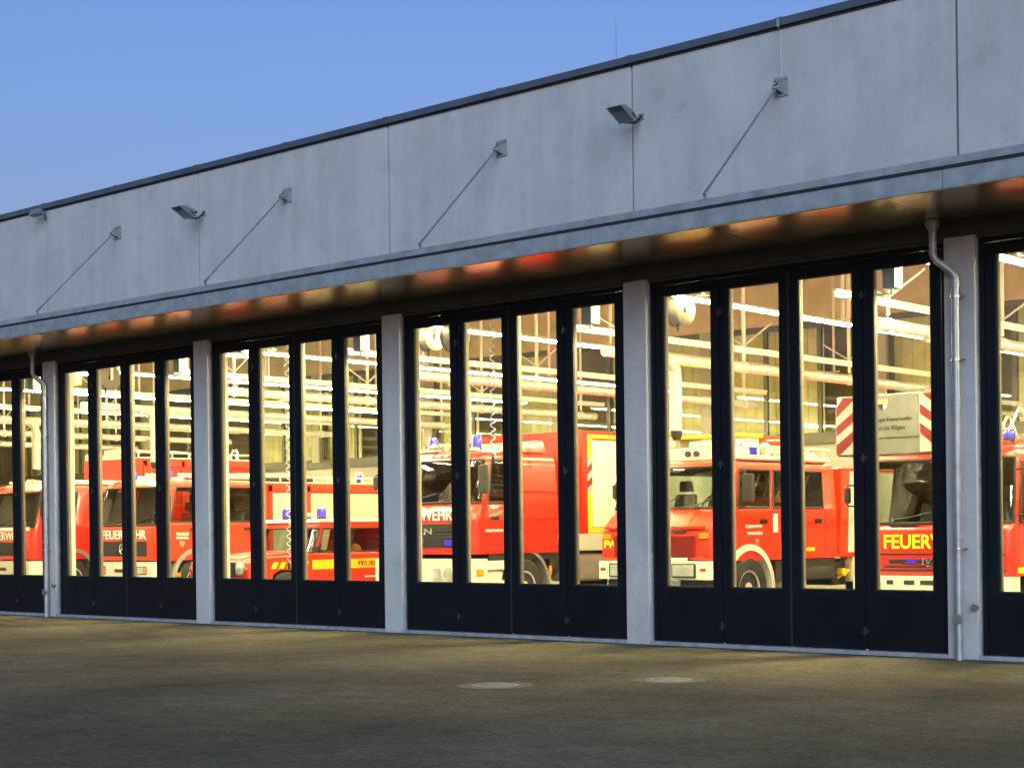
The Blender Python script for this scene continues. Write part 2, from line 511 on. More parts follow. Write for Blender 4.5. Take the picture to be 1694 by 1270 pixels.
part('gallery_floor', 'hall_grey', st, lambda b: b.box(XL, XR, DEPTH + .2, DEPTH + 2.2, 3.1, 3.3), smooth=False)
part('sill_band', 'window_frame', st, lambda b: b.box(XL, XR, DEPTH - .06, DEPTH - .001, 3.40, 3.58), smooth=False)
for k in range(K0, K1 + 1):
    part('rear_pillar', 'hall_grey', st, lambda b: b.box(J(k) - .16, J(k) + .16, DEPTH - .05, DEPTH + .18, 3.58, 6.18), .01)
for k in range(K0, K1):
    xa, xb = J(k + 1) + .17, J(k) - .17
    w = part('gallery_window', 'window_frame', st, lambda b: b.plate([(xa, 3.58), (xb, 3.58), (xb, 6.17), (xa, 6.17)],
        [[(xa + .07 + i * (xb - xa) / 3, 3.66), (xa + (i + 1) * (xb - xa) / 3 - .04, 3.66), (xa + (i + 1) * (xb - xa) / 3 - .04, 6.05), (xa + .07 + i * (xb - xa) / 3, 6.05)] for i in range(3)], DEPTH + .05, DEPTH + .12), smooth=False)
    for i in range(3):
        p0, p1 = xa + .07 + i * (xb - xa) / 3, xa + (i + 1) * (xb - xa) / 3 - .04
        part('window_pane', 'pane', w, lambda b: b.box(p0, p1, DEPTH + .08, DEPTH + .088, 3.66, 6.05), smooth=False)
    # pale green blinds drawn over part of the window
    rr = random.Random(k + 40)
    skip = rr.choice([0, 1, 2])
    for i in range(3):
        if i == skip: continue
        p0, p1 = xa + i * (xb - xa) / 3, xa + (i + 1) * (xb - xa) / 3
        def blind(b):
            n = 10; st_ = (p1 - p0) / n
            for q in range(n):
                b.box(p0 + q * st_, p0 + (q + .94) * st_, DEPTH + .30 + .012 * (q % 2), DEPTH + .315 + .012 * (q % 2), 3.5, 6.1)
        part('blind', 'curtain', w, blind, smooth=False)
for k in range(-1, 5):
    part('drain_slot', 'rubber', st, lambda b: b.box(J(k + 1), J(k) - .01, -.055, -.012, -.02, .005), smooth=False)
    part('door_sill', 'sill_metal', st, lambda b: b.box(J(k + 1) + .19, J(k) - .19, .0, .31, -.05, .052), .006)

# ------------------------------------------------------------------ folding doors
DY0, DY1 = .10, .165
def make_door(k, label):
    x0 = J(k + 1)
    d = thing('folding_door', label, 'folding door', (x0, 0, 0), 'folding doors of the fire station')
    part('door_frame', 'door_frame', d, lambda b: (b.box(.20, .262, .09, .22, .052, 4.79), b.box(4.388, 4.455, .09, .22, .052, 4.79), b.box(.262, 4.388, .09, .22, 4.735, 4.789)), .004)
    for i in range(4):
        a = .268 + 1.03 * i
        e = a + 1.018
        lf = part('leaf', 'door_frame', d, lambda b: b.plate([(a, .06), (e, .06), (e, 4.73), (a, 4.73)],
            [[(a + .13, .765), (e - .13, .765), (e - .13, 4.60), (a + .13, 4.60)]], DY0, DY1), .004)
        part('window_pane', 'pane', lf, lambda b: b.box(a + .128, e - .128, .128, .136, .763, 4.602), smooth=False)
        part('glazing_bead', 'rubber', lf, lambda b: b.plate([(a + .125, .760), (e - .125, .760), (e - .125, 4.605), (a + .125, 4.605)],
            [[(a + .145, .78), (e - .145, .78), (e - .145, 4.585), (a + .145, 4.585)]], .112, .150), smooth=False)
        part('kick_panel', 'door_panel', lf, lambda b: b.box(a + .03, e - .03, .0965, .0998, .10, .70), .0012)
        part('lit_reveal_strip', 'lit_reveal_tan', lf, lambda b: (b.box(a + .112, a + .132, .1655, .215, .75, 4.615), b.box(e - .132, e - .112, .1655, .215, .75, 4.615), b.box(a + .132, e - .132, .1655, .2, .745, .764)), smooth=False)  # added tan strips, standing in for the leaf's inner edge lit by the hall
        part('bottom_brush', 'rubber', lf, lambda b: b.box(a + .01, e - .01, .125, .14, .053, .061), smooth=False)
        if i in (0, 2):
            for hz in (.28, 2.35, 4.3):
                part('hinge', 'black_plastic', lf, lambda b: (b.cyl((e + .006, .082, hz - .05), (e + .006, .082, hz + .05), .014, n=8), b.box(e - .04, e + .052, .088, .0995, hz - .03, hz + .03)), .002)
        if i < 3:
            part('meeting_seal', 'rubber', lf, lambda b: b.box(e - .010, e + .020, .1665, .178, .07, 4.72) if i in (0, 2) else b.box(e - .010, e + .020, .092, .0995, .07, 4.72), smooth=False)
            part('gap_seal', 'rubber', lf, lambda b: b.box(e + .002, e + .010, .12, .15, .07, 4.72), smooth=False)
    return d
door_labels = {
    -1: 'dark folding door cut off by the right edge of the photo',
    0: 'dark folding door with the red and white striped board behind it',
    1: 'dark folding door third from the right, behind it a truck with a yellow framed box',
    2: 'dark folding door with the low orange jeep with yellow side band behind it',
    3: 'dark folding door just right of the left drainpipe, yellow sign behind its glass',
    4: 'dark folding door cut off by the left edge of the photo'}
for k in DOORS:
    make_door(k, door_labels[k])

# ------------------------------------------------------------------ drainpipes
def drainpipe(k, label):
    x = J(k) - .012
    t = thing('drainpipe', label, 'drainpipe', (x, 0, 0), 'downpipes on the front pillars')
    y = -.075
    part('pipe', 'zinc_pipe', t, lambda b: b.cyl((0, y, .0), (0, y, 4.33), .045, n=20))
    part('offset_pipe', 'zinc_pipe', t, lambda b: b.tube([(0, y, 4.30), (0, y, 4.36), (-.03, y - .02, 4.42), (-.18, y - .10, 4.56), (-.21, y - .11, 4.62), (-.21, y - .11, 4.99)], .044, 16))
    part('inlet_funnel', 'zinc_pipe', t, lambda b: b.lathe([(.045, 4.86), (.05, 4.9), (.085, 4.96), (.085, 5.018)], (-.21, y - .11, 0), n=18))
    for z in (1.38, 2.9, 4.24):
        part('joint_collar', 'zinc_pipe', t, lambda b: b.cyl((0, y, z), (0, y, z + .07), .052, n=20), .003)
    for z in (1.25, 3.4, 4.12):
        part('pipe_clip', 'steel', t, lambda b: (b.cyl((0, y, z), (0, y, z + .03), .056, n=20), b.cyl((.0, y, z + .015), (.11, y + .02, z + .015), .012, n=8)), .002)
    part('access_cap', 'steel', t, lambda b: (b.cyl((.01, y - .03, .47), (.01, y - .072, .47), .06, n=18), b.box(-.035, .055, y - .081, y - .0725, .46, .48)), .004)
    part('wall_valve', 'steel', t, lambda b: (b.cyl((.18, .0, .6), (.18, -.05, .6), .032, n=14), b.cyl((.18, -.05, .6), (.18, -.06, .6), .045, n=6)), .003)
    return t
drainpipe(0, 'bright metal drainpipe on the nearest pillar, right side of the photo')
drainpipe(4, 'metal drainpipe on the far pillar near the left edge of the photo')

# ------------------------------------------------------------------ floodlights on the wall
def floodlight(k, label):
    x = J(k) + .16
    t = thing('floodlight', label, 'floodlight', (x, 0, 6.98), 'wall floodlights over the panel joints')
    part('wall_plate', 'lamp_house', t, lambda b: b.box(-.06, .06, -.016, -.001, -.07, .07), .004)
    part('arm', 'black_plastic', t, lambda b: b.tube([(0, -.012, .03), (0, -.07, -.05), (0, -.15, -.14), (0, -.22, -.185), (0, -.34, -.185)], .022, 10))
    hd = part('housing', 'lamp_house', t, lambda b: b.hexa([(-.17, -.80, .055), (.17, -.80, .055), (.17, -.40, -.20), (-.17, -.40, -.20), (-.11, -.60, .12), (.11, -.60, .12), (.12, -.33, .02), (-.12, -.33, .02)]), .02)
    part('lens', 'lamp_cover', hd, lambda b: b.hexa([(-.155, -.805, .035), (.155, -.805, .035), (.155, -.415, -.215), (-.155, -.415, -.215), (-.155, -.795, .048), (.155, -.795, .048), (.155, -.405, -.203), (-.155, -.405, -.203)]), smooth=False)
    part('lens_bar', 'lamp_house', hd, lambda b: [b.cyl((s_ * .165, -.805, .045), (s_ * .165, -.41, -.21), .012, n=6) for s_ in (-1, 1)])
    part('yoke', 'black_plastic', hd, lambda b: [b.tube([(s * .18, -.5, -.04), (s * .18, -.36, -.15), (s * .1, -.30, -.18), (0, -.29, -.185)], .012, 8) for s in (-1, 1)])
    t.scale = (.72, .74, .62)
    part('knob', 'black_plastic', hd, lambda b: b.cyl((-.015, -.24, -.01), (.03, -.24, -.01), .035, n=10), .004)
    return t
floodlight(1, 'floodlight on the wall at the nearest panel joint, right of the middle')
floodlight(3, 'floodlight on the wall farther left, over the second pillar from the left')
# small camera bracket under the parapet, far left
t = thing('wall_fitting', 'small dark fitting under the roof edge near the left border', 'lamp', (J(4), 0, TOP - .16))
part('bracket', 'lamp_house', t, lambda b: (b.box(-.04, .04, -.02, -.001, -.12, .05), b.tube([(0, -.02, -.02), (0, -.12, -.02), (0, -.2, .02)], .014)))
part('head', 'lamp_house', t, lambda b: b.hexa([(-.2, -.26, -.05), (.2, -.26, -.05), (.2, -.14, -.08), (-.2, -.14, -.08), (-.15, -.24, .05), (.15, -.24, .05), (.15, -.15, .02), (-.15, -.15, .02)]), .012)

# lightning protection
for x, y, h, lab in ((-10.67, .3, .9, 'thin lightning rod standing on the roof edge at the upper right'), (-13.78, .3, .75, 'faint thin lightning rod on the roof edge right of the middle')):
    t = thing('lightning_rod', lab, 'lightning rod', (x, y, TOP))
    part('rod', 'steel', t, lambda b: b.cyl((0, 0, .0), (0, 0, h), .008, .005, 8))
    part('base', 'steel', t, lambda b: b.lathe([(.06, .0), (.06, .03), (.02, .06)], (0, 0, 0), n=12))
t = thing('down_conductor', 'thin light wire running over the roof edge down the concrete panel', 'wire', (-10.97, 0, 7.1))
part('wire', 'zinc_pipe', t, lambda b: b.tube([(0, -.006, -.02), (0, -.006, .57), (0, -.063, .60), (0, -.063, .725), (0, .05, .735)], .006, 6))
part('clamp', 'zinc_pipe', t, lambda b: b.box(-.018, .018, -.075, -.057, .60, .70), .003)

# ------------------------------------------------------------------ manhole covers
def manhole(x, y, label):
    t = thing('manhole_cover', label, 'manhole cover', (x, y, 0), 'manhole covers in the forecourt')
    part('cover', 'manhole_iron', t, lambda b: b.lathe([(.24, .003), (.24, .010), (.225, .013)], (0, 0, 0), n=40))
    part('frame_ring', 'manhole_ring', t, lambda b: b.plate([(.38 * math.cos(R(a)), .38 * math.sin(R(a))) for a in range(0, 360, 9)], [[(.248 * math.cos(R(a)), .248 * math.sin(R(a))) for a in range(0, 360, 9)]], .002, .006, 'Z'))
    part('grip_bar', 'manhole_iron', t, lambda b: [b.box(-.16 + .055 * i, -.135 + .055 * i, -.13, .13, .0125, .018) for i in range(6)], .002)
manhole(-10.97, -5.38, 'pale manhole cover in the asphalt, the left of the two')
manhole(-9.90, -3.95, 'pale manhole cover in the asphalt, the right of the two')

# ------------------------------------------------------------------ overhead equipment in the hall
def XC(k): return J(k) - BAY / 2             # lane centres
ZS = 4.70
def make_strip():
    t = thing('strip_light', 'strip light', 'strip light', (0, 0, ZS), 'fluorescent strip lights between the lanes')
    part('housing', 'white_metal', t, lambda b: b.prism([(-.095, .03), (-.05, .065), (.05, .065), (.095, .03), (.09, .022), (.05, .055), (-.05, .055), (-.09, .022)], .9, 13.9, 'Y'), smooth=False)
    proto = None
    for i in range(8):
        for s in (-1, 1):
            y = 1.0 + i * 1.6
            if proto is None:
                proto = part('tube', 'tube', t, lambda b: b.cyl((0, 0, 0), (0, 1.5, 0), .022, n=8))
                proto.location = (s * .055, y, .02)
            else:
                c = proto.copy(); col.objects.link(c); c.parent = t; c.location = (s * .055, y, .02)
    for i in range(4):
        y = 1.6 + i * 3.8
        part('hanger', 'white_metal', t, lambda b: (b.box(-.02, .02, y - .02, y + .02, .07, 2.49), b.box(-.12, .12, y - .025, y + .025, .076, .10)), smooth=False)
    return t
strip0 = make_strip()
strip_names = {-1: 'over the pillar at the right edge', 0: 'above the striped board at the right', 1: 'behind the fourth door from the left', 2: 'behind the pillar left of the middle',
               3: 'behind the second pillar from the left', 4: 'behind the far pillar with the drainpipe', 5: 'above the truck at the left edge', 6: 'deep in the hall, third from the far end', 7: 'deep in the hall, last but one', 8: 'deepest in the hall at the far left'}
for n, k in enumerate(range(-1, 9)):
    o = strip0 if n == 0 else copy_tree(strip0)
    o.location.x = J(k)
    o['label'] = 'white lit fluorescent strip light hanging inside ' + strip_names[k]

def make_door_lamp():
    t = thing('door_lamp', 'lamp', 'lamp', (0, 0, 4.73), 'short lamps right behind the doors')
    part('housing', 'white_metal', t, lambda b: b.prism([(-.09, .03), (-.05, .065), (.05, .065), (.09, .03), (.085, .022), (.05, .055), (-.05, .055), (-.085, .022)], .66, 1.74, 'Y'), smooth=False)
    for s in (-1, 1):
        part('tube', 'door_tube', t, lambda b: b.cyl((s * .045, .70, .018), (s * .045, 1.70, .018), .022, n=8))
    for y in (.8, 1.6):
        part('hanger', 'white_metal', t, lambda b: b.cyl((0, y, .06), (0, y, 2.46), .01, n=6))
    return t
dl0 = make_door_lamp()
dl_names = {-1: 'behind the door at the right edge', 0: 'beside the drainpipe, above the striped board', 1: 'behind the third door from the right', 2: 'above the orange jeep', 3: 'behind the door with the yellow sign', 4: 'behind the door at the left edge', 5: 'behind the door beyond the left edge'}
for n, k in enumerate(range(-1, 5)):
    o = dl0 if n == 0 else copy_tree(dl0)
    o.location.x = J(k) - .85
    o['label'] = 'short bright fluorescent lamp at the top, ' + dl_names[k]

def make_exhaust():
    t = thing('exhaust_duct', 'duct', 'duct', (0, 0, 0), 'exhaust extraction ducts over the lanes')
    part('rail', 'white_metal', t, lambda b: (b.box(-.03, .03, 1.2, 14, 4.57, 4.60), b.box(-.008, .008, 1.2, 14, 4.50, 4.57)), smooth=False)
    def spiral(b):
        prof = []
        y = 2.3
        while y < 13.6:
            prof += [(.080, y), (.092, y + .03), (.080, y + .06)]
            y += .12
        b.lathe(prof, (0, 0, 4.25), 'Y', 14)
    part('pipe', 'duct', t, spiral)
    for i in range(4):
        y = 2.6 + i * 3.5
        part('hanger', 'white_metal', t, lambda b: (b.box(-.025, .025, y - .02, y + .02, 4.60, 7.19), b.cyl((0, y - .02, 4.25), (0, y + .02, 4.25), .104, n=16), b.box(-.02, .02, y - .015, y + .015, 4.38, 4.5)), smooth=False)
    part('cross_strut', 'white_metal', t, lambda b: [b.cyl((0, y, 4.62), (.55, y, 4.95), .015, n=6) for y in (2.6, 6.1, 9.6)] + [b.cyl((0, y, 4.62), (-.55, y, 4.95), .015, n=6) for y in (2.6, 6.1, 9.6)])
    drop = part('suction_hose', 'hose_grey', t, lambda b: b.tube([(0, 3.75, 4.2), (0, 3.95, 4.22), (0, 4.10, 4.10), (0, 4.13, 3.9), (0, 4.13, 3.1)], [.10, .10, .10, .095, .095], 14))
    part('hose_ring', 'steel', drop, lambda b: [b.cyl((0, 4.13, z), (0, 4.13, z + .02), .102, n=14) for z in [3.1 + .09 * q for q in range(10)]])
    part('nozzle', 'rubber', drop, lambda b: b.lathe([(.06, 2.96), (.085, 3.0), (.1, 3.1)], (0, 4.13, 0), 'Z', 12))
    return t
ex0 = make_exhaust()
ex_names = {-1: 'over the empty lane at the right edge', 0: 'over the truck with the ladder', 1: 'over the bonneted truck with roof rack', 2: 'over the truck with the yellow framed box', 3: 'over the orange jeep',
            4: 'over the crew cab truck with emblem grille', 5: 'over the truck at the left edge', 6: 'over the lane left of that truck', 7: 'over the farthest lane'}
for n, k in enumerate(range(-1, 8)):
    o = ex0 if n == 0 else copy_tree(ex0)
    o.location.x = XC(k)
    o['label'] = 'pale ribbed exhaust duct with hanging hose ' + ex_names[k]

def hose_reel(x, y, z, label):
    t = thing('hose_reel', label, 'hose reel', (x, y, z), 'hose reels hanging behind the doors')
    part('drum', 'reel_beige', t, lambda b: b.lathe([(.05, -.11), (.22, -.11), (.235, -.10), (.235, -.085), (.215, -.08), (.215, .08), (.235, .085), (.235, .10), (.22, .11), (.10, .11), (.10, .10), (.03, .10)], (0, 0, 0), 'X', 28))
    part('hub', 'rubber', t, lambda b: b.lathe([(.05, .101), (.045, .125), (.02, .13)], (0, 0, 0), 'X', 14))
    part('bracket', 'white_metal', t, lambda b: (b.box(-.14, -.12, -.03, .03, -.05, .28), b.box(.135, .15, -.03, .03, -.05, .28), b.box(-.14, .15, -.03, .03, .26, .28), b.box(-.02, .02, -.02, .02, .28, 7.19 - z), b.cyl((-.14, 0, 0), (.15, 0, 0), .02)), smooth=False)
    part('hose_end', 'rubber', t, lambda b: b.cyl((0, -.05, -.20), (.0, -.05, -.32), .025, .012, 8))
def onY(x, y, Y):
    """photo pixel to a point on a plane at distance Y behind the front (used once to place small fittings)"""
    th = R(48.3); u, v = x - 847, 875 - y
    u, v = u * math.cos(.012) + v * math.sin(.012), -u * math.sin(.012) + v * math.cos(.012)
    rx, ry, rz = -math.cos(th) * 2717 + math.sin(th) * u, math.sin(th) * 2717 + math.cos(th) * u, v
    q = (Y + DIST) / ry
    return rx * q, EYE + rz * q
for (px, py), lab in (((712, 557), 'round beige hose reel behind the third door from the left, in its leftmost pane'), ((752, 557), 'beige hose reel half hidden beside the frame, right of its twin'),
                      ((1124, 512), 'round grey hose reel at the top of the door with the striped board'), ((178, 625), 'round beige hose reel at the top, right of the yellow sign')):
    x, z = onY(px, py, 1.25)
    hose_reel(x, 1.25, z, lab)

def coil(k, z0, label, dx=.5):
    t = thing('coiled_cable', label, 'cable', (J(k) + dx, 1.5, 0), 'coiled cables hanging from the ceiling')
    pts = []
    n = int((6.2 - z0) / .13 * 8)
    for i in range(n + 1):
        a = i * 2 * math.pi / 8
        z = z0 + (6.2 - z0) * i / n
        pts.append((.036 * math.cos(a), .036 * math.sin(a), z))
    part('coil', 'coil_blue', t, lambda b: b.tube(pts, .009, 5))
    part('ceiling_cord', 'coil_blue', t, lambda b: b.cyl((0, 0, 6.2), (0, 0, 7.19), .01, n=6))
    part('plug', 'black_plastic', t, lambda b: b.lathe([(.015, z0 - .12), (.03, z0 - .1), (.03, z0 - .02), (.014, z0 + .02)], (0, 0, 0), 'Z', 10))
coil(1, .95, 'pale blue coiled cable hanging in front of the bonneted truck')
coil(2, 2.7, 'pale coiled cable behind the door with the yellow framed box truck', .72)
coil(3, 1.0, 'pale coiled cable hanging behind the door with the orange jeep')
coil(4, .95, 'pale violet coiled cable hanging before the emblem grille truck')

drive_lab = {0: 'grey door drive at the top of the door with the striped board', 1: 'dark door drive at the top of the third door from the right', 2: 'dark door drive above the orange jeep', 3: 'dark door drive behind the door with the yellow sign', 4: 'dark door drive of the door at the left edge', -1: 'door drive of the door at the right edge'}
for k in range(-1, 5):
    t = thing('door_drive', drive_lab[k], 'motor', (J(k + 1) + 3.52, .28, 4.38), 'door drives over the leaves')
    part('motor_box', 'hall_grey', t, lambda b: b.box(0, .17, 0, .2, 0, .30), .012)
    part('mount', 'steel', t, lambda b: b.box(.03, .14, .05, .15, .30, .52), smooth=False)
    part('drive_arm', 'steel', t, lambda b: (b.cyl((.08, .1, .0), (.08, .1, -.06), .025), b.box(-.6, .1, .085, .115, -.06, -.045)))
x, z = onY(124, 624, .9)
t = thing('hanging_sign', 'yellow sign with black symbol hanging behind the far door pane', 'sign', (x, .9, z))
part('plate', 'sign_yellow', t, lambda b: b.box(-.21, .21, -.008, .008, -.16, .19), .004)
part('symbol', 'ink', t, lambda b: b.prism([(-.03, .12), (.06, .12), (.02, .02), (.08, .02), (-.05, -.13), (-.01, -.01), (-.07, -.01)], -.013, -.0085, 'Y'))
part('chain', 'steel', t, lambda b: [b.cyl((s * .15, 0, .18), (s * .15, 0, 7.19 - z), .006, n=6) for s in (-1, 1)])

# ------------------------------------------------------------------ vehicles (local: -y is the front, +x the driver's side)
def grid_cab(parent, W, L, levels, front_xs, side_ys, r, wins, body_mat, y0=0.0, name='cab', solid_back=True, glass_names=None):
    cols = []
    for y in reversed(side_ys): cols.append((-W / 2, y))
    for a in (180, 202, 225, 248, 270): cols.append((-W / 2 + r + r * math.cos(R(a)), r + r * math.sin(R(a))))
    for x in front_xs: cols.append((x, 0))
    for a in (270, 292, 315, 338, 360): cols.append((W / 2 - r + r * math.cos(R(a)), r + r * math.sin(R(a))))
    for y in side_ys: cols.append((W / 2, y))
    nL = len(side_ys); nF = len(front_xs)
    def seg(c):
        a, b = cols[c], cols[c + 1]
        m = ((a[0] + b[0]) / 2, (a[1] + b[1]) / 2)
        if c < nL: return ('L', m[1])
        if c < nL + 4: return ('A', m[0])
        if c < nL + 4 + nF + 1: return ('F', m[0])
        if c < nL + 4 + nF + 1 + 4: return ('A', m[0])
        return ('R', m[1])
    n = len(cols); m = len(levels)
    P = []
    for z, fy, sx in levels:
        P.append([(x * (1 - 2 * sx / W), y0 + y + fy * (1 - y / L), z) for x, y in cols])
    V = [p for row in P for p in row]
    body = MB(); body.v = list(V)
    wf = {}
    for j in range(m - 1):
        zm = (levels[j][0] + levels[j + 1][0]) / 2
        for c in range(n - 1):
            kind, a = seg(c)
            f = (j * n + c, j * n + c + 1, (j + 1) * n + c + 1, (j + 1) * n + c)
            hit = None
            for w, (kd, a0, a1, z0, z1) in enumerate(wins):
                if kind in kd and a0 <= a <= a1 and z0 <= zm <= z1: hit = w
            if hit is None: body.f.append(f)
            else: wf.setdefault(hit, []).append(f)
        if solid_back: body.f.append((j * n + n - 1, j * n, (j + 1) * n, (j + 1) * n + n - 1))
    body.f.append(tuple(range((m - 1) * n, m * n)))
    body.f.append(tuple(reversed(range(n))))
    ob = body.build(name, body_mat, parent)
    # the sheet gets a real thickness, so openings show a reveal
    sm = ob.modifiers.new('thickness', 'SOLIDIFY'); sm.thickness = .025; sm.offset = -1
    ob.data.materials.append(M['lining']); sm.material_offset = 1
    for w, fs in wf.items():
        g = MB(); g.v = list(V); g.f = fs
        used = sorted({i for f in fs for i in f}); mp = {i: q for q, i in enumerate(used)}
        g.v = [V[i] for i in used]; g.f = [tuple(mp[i] for i in f) for f in fs]
        kd = wins[w][0]
        go = g.build('windscreen' if 'F' in kd else 'side_window', 'cab_glass', parent)
        cnt = {}
        for f in fs:
            for q in range(4):
                e = tuple(sorted((f[q], f[(q + 1) % 4]))); cnt[e] = cnt.get(e, 0) + 1
        rub = MB()
        for (i, k2), c_ in cnt.items():
            if c_ == 1: rub.cyl(V[i], V[k2], .02, n=6)
        rub.build('window_seal', 'rubber', go)
    return ob

def wheel(parent, x, y, r, w=.26, hub=True):
    s = 1 if x > 0 else -1
    ty = part('wheel', 'tyre', parent, lambda b: b.lathe([(r * .56, x - s * w / 2), (r * .9, x - s * w / 2), (r, x - s * w * .35), (r, x + s * w * .35), (r * .9, x + s * w / 2), (r * .58, x + s * w / 2), (r * .56, x + s * w * .42)], (0, y, r), 'X', 28))
    rm = part('rim', 'rim', ty, lambda b: b.lathe([(r * .57, x - s * w * .3), (r * .57, x + s * w * .47), (r * .53, x + s * w * .47), (r * .40, x + s * w * .15), (r * .22, x + s * w * .18), (r * .2, x + s * w * .42), (r * .1, x + s * w * .46)], (0, y, r), 'X', 24))
    part('wheel_bolt', 'steel', ty, lambda b: [b.cyl((x + s * w * .16, y + r * .31 * math.cos(q * .628), r + r * .31 * math.sin(q * .628)), (x + s * w * .24, y + r * .31 * math.cos(q * .628), r + r * .31 * math.sin(q * .628)), .018, n=6) for q in range(10)])

def arch(parent, x, y, r, w, m, name='wheel_arch', a0=0, a1=180, t=.05):
    s = 1 if x > 0 else -1
    def fn(b):
        n = 14
        out = [(y + (r + t) * math.cos(R(a0 + (a1 - a0) * i / n)), r * 0 + .5 + (r + t) * math.sin(R(a0 + (a1 - a0) * i / n))) for i in range(n + 1)]
        inn = [(y + r * math.cos(R(a0 + (a1 - a0) * i / n)), .5 + r * math.sin(R(a0 + (a1 - a0) * i / n))) for i in range(n + 1)]
        for i in range(n):
            q = [out[i], out[i + 1], inn[i + 1], inn[i]]
            b.prism(q, x, x - s * w, 'X')
    return part(name, m, parent, fn)

def beacon(parent, x, y, z, r=.085, h=.17):
    bs = part('beacon', 'blue_lens', parent, lambda b: b.lathe([(r * .95, z + .05), (r, z + .06), (r * .97, z + h * .75), (r * .8, z + h), (r * .2, z + h + .01)], (x, y, 0), 'Z', 18))
    part('beacon_base', 'black_plastic', bs, lambda b: b.lathe([(r * .9, z - .01), (r * .95, z + .05)], (x, y, 0), 'Z', 18))

def mirror(parent, x, y, z, h=.42, w=.2):
    s = 1 if x > 0 else -1
    if s < 0: h, w = .24, .09
    mo = part('mirror', 'black_plastic', parent, lambda b: b.box(x + s * .10, x + s * (.10 + w), y - .05, y + .04, z - h / 2, z + h / 2), .03)
    part('mirror_arm', 'black_plastic', mo, lambda b: (b.tube([(x - s * .02, y + .1, z + h * .6), (x + s * .14, y, z + h * .6), (x + s * .16, y, z + h * .4)], .014, 8), b.tube([(x - s * .02, y + .1, z - h * .65), (x + s * .14, y, z - h * .65), (x + s * .16, y, z - h * .4)], .014, 8)))
    part('mirror_glass', 'lamp_glass', mo, lambda b: b.box(x + s * .12, x + s * (.08 + w), y + .041, y + .046, z - h / 2 + .03, z + h / 2 - .03), smooth=False)

def seats(parent, xs, y, z):
    for x in xs:
        so_ = part('seat', 'seat', parent, lambda b: (b.box(x - .24, x + .24, y, y + .48, z, z + .14), b.hexa([(x - .23, y + .44, z + .1), (x + .23, y + .44, z + .1), (x + .23, y + .58, z + .1), (x - .23, y + .58, z + .1), (x - .2, y + .56, z + .72), (x + .2, y + .56, z + .72), (x + .2, y + .66, z + .72), (x - .2, y + .66, z + .72)])), .03)
        part('headrest', 'seat', so_, lambda b: b.box(x - .13, x + .13, y + .57, y + .66, z + .76, z + .94), .03)

def steering(parent, x, y, z):
    st_ = part('steering_wheel', 'black_plastic', parent, lambda b: b.tube([(x + .22 * math.cos(R(a)), y + .12 * math.sin(R(a)), z + .19 * math.sin(R(a))) for a in range(0, 361, 24)], .016, 6))
    part('steering_column', 'black_plastic', st_, lambda b: b.cyl((x, y, z), (x, y - .25, z - .3), .03, n=8))

def wiper(parent, x, y, z, ang, ln=.6):
    part('wiper', 'black_plastic', parent, lambda b: (b.cyl((x, y, z), (x + ln * math.cos(R(ang)), y + .04, z + ln * math.sin(R(ang))), .010, n=6), b.cyl((x, y + .03, z - .03), (x, y - .01, z), .02, n=8)))

def shutter_panel(b, x, y0, y1, z0, z1, step=.055):
    """ribbed roller shutter facing +x"""
    z = z0; s = 1 if x > 0 else -1
    while z < z1 - .01:
        h = min(step, z1 - z)
        b.prism([(x, z), (x + s * .010, z + .004), (x + s * .014, z + h * .5), (x + s * .010, z + h - .004), (x, z + h), (x - s * .02, z + h), (x - s * .02, z)], y0, y1, 'Y')
        z += h

def handle(parent, x, y, z):
    s = 1 if x > 0 else -1
    part('door_handle', 'black_plastic', parent, lambda b: (b.box(x, x + s * .022, y - .09, y + .09, z - .018, z + .018), b.box(x, x + s * .008, y - .11, y + .11, z - .04, z + .04)), .006)

def seam(parent, x, segs):
    s = 1 if x > 0 else -1
    part('door_gap', 'rubber', parent, lambda b: [b.box(min(x, x + s * .003), max(x, x + s * .003), min(a[0], c[0]) - .006, max(a[0], c[0]) + .006, min(a[1], c[1]) - .006, max(a[1], c[1]) + .006) for a, c in segs], smooth=False)

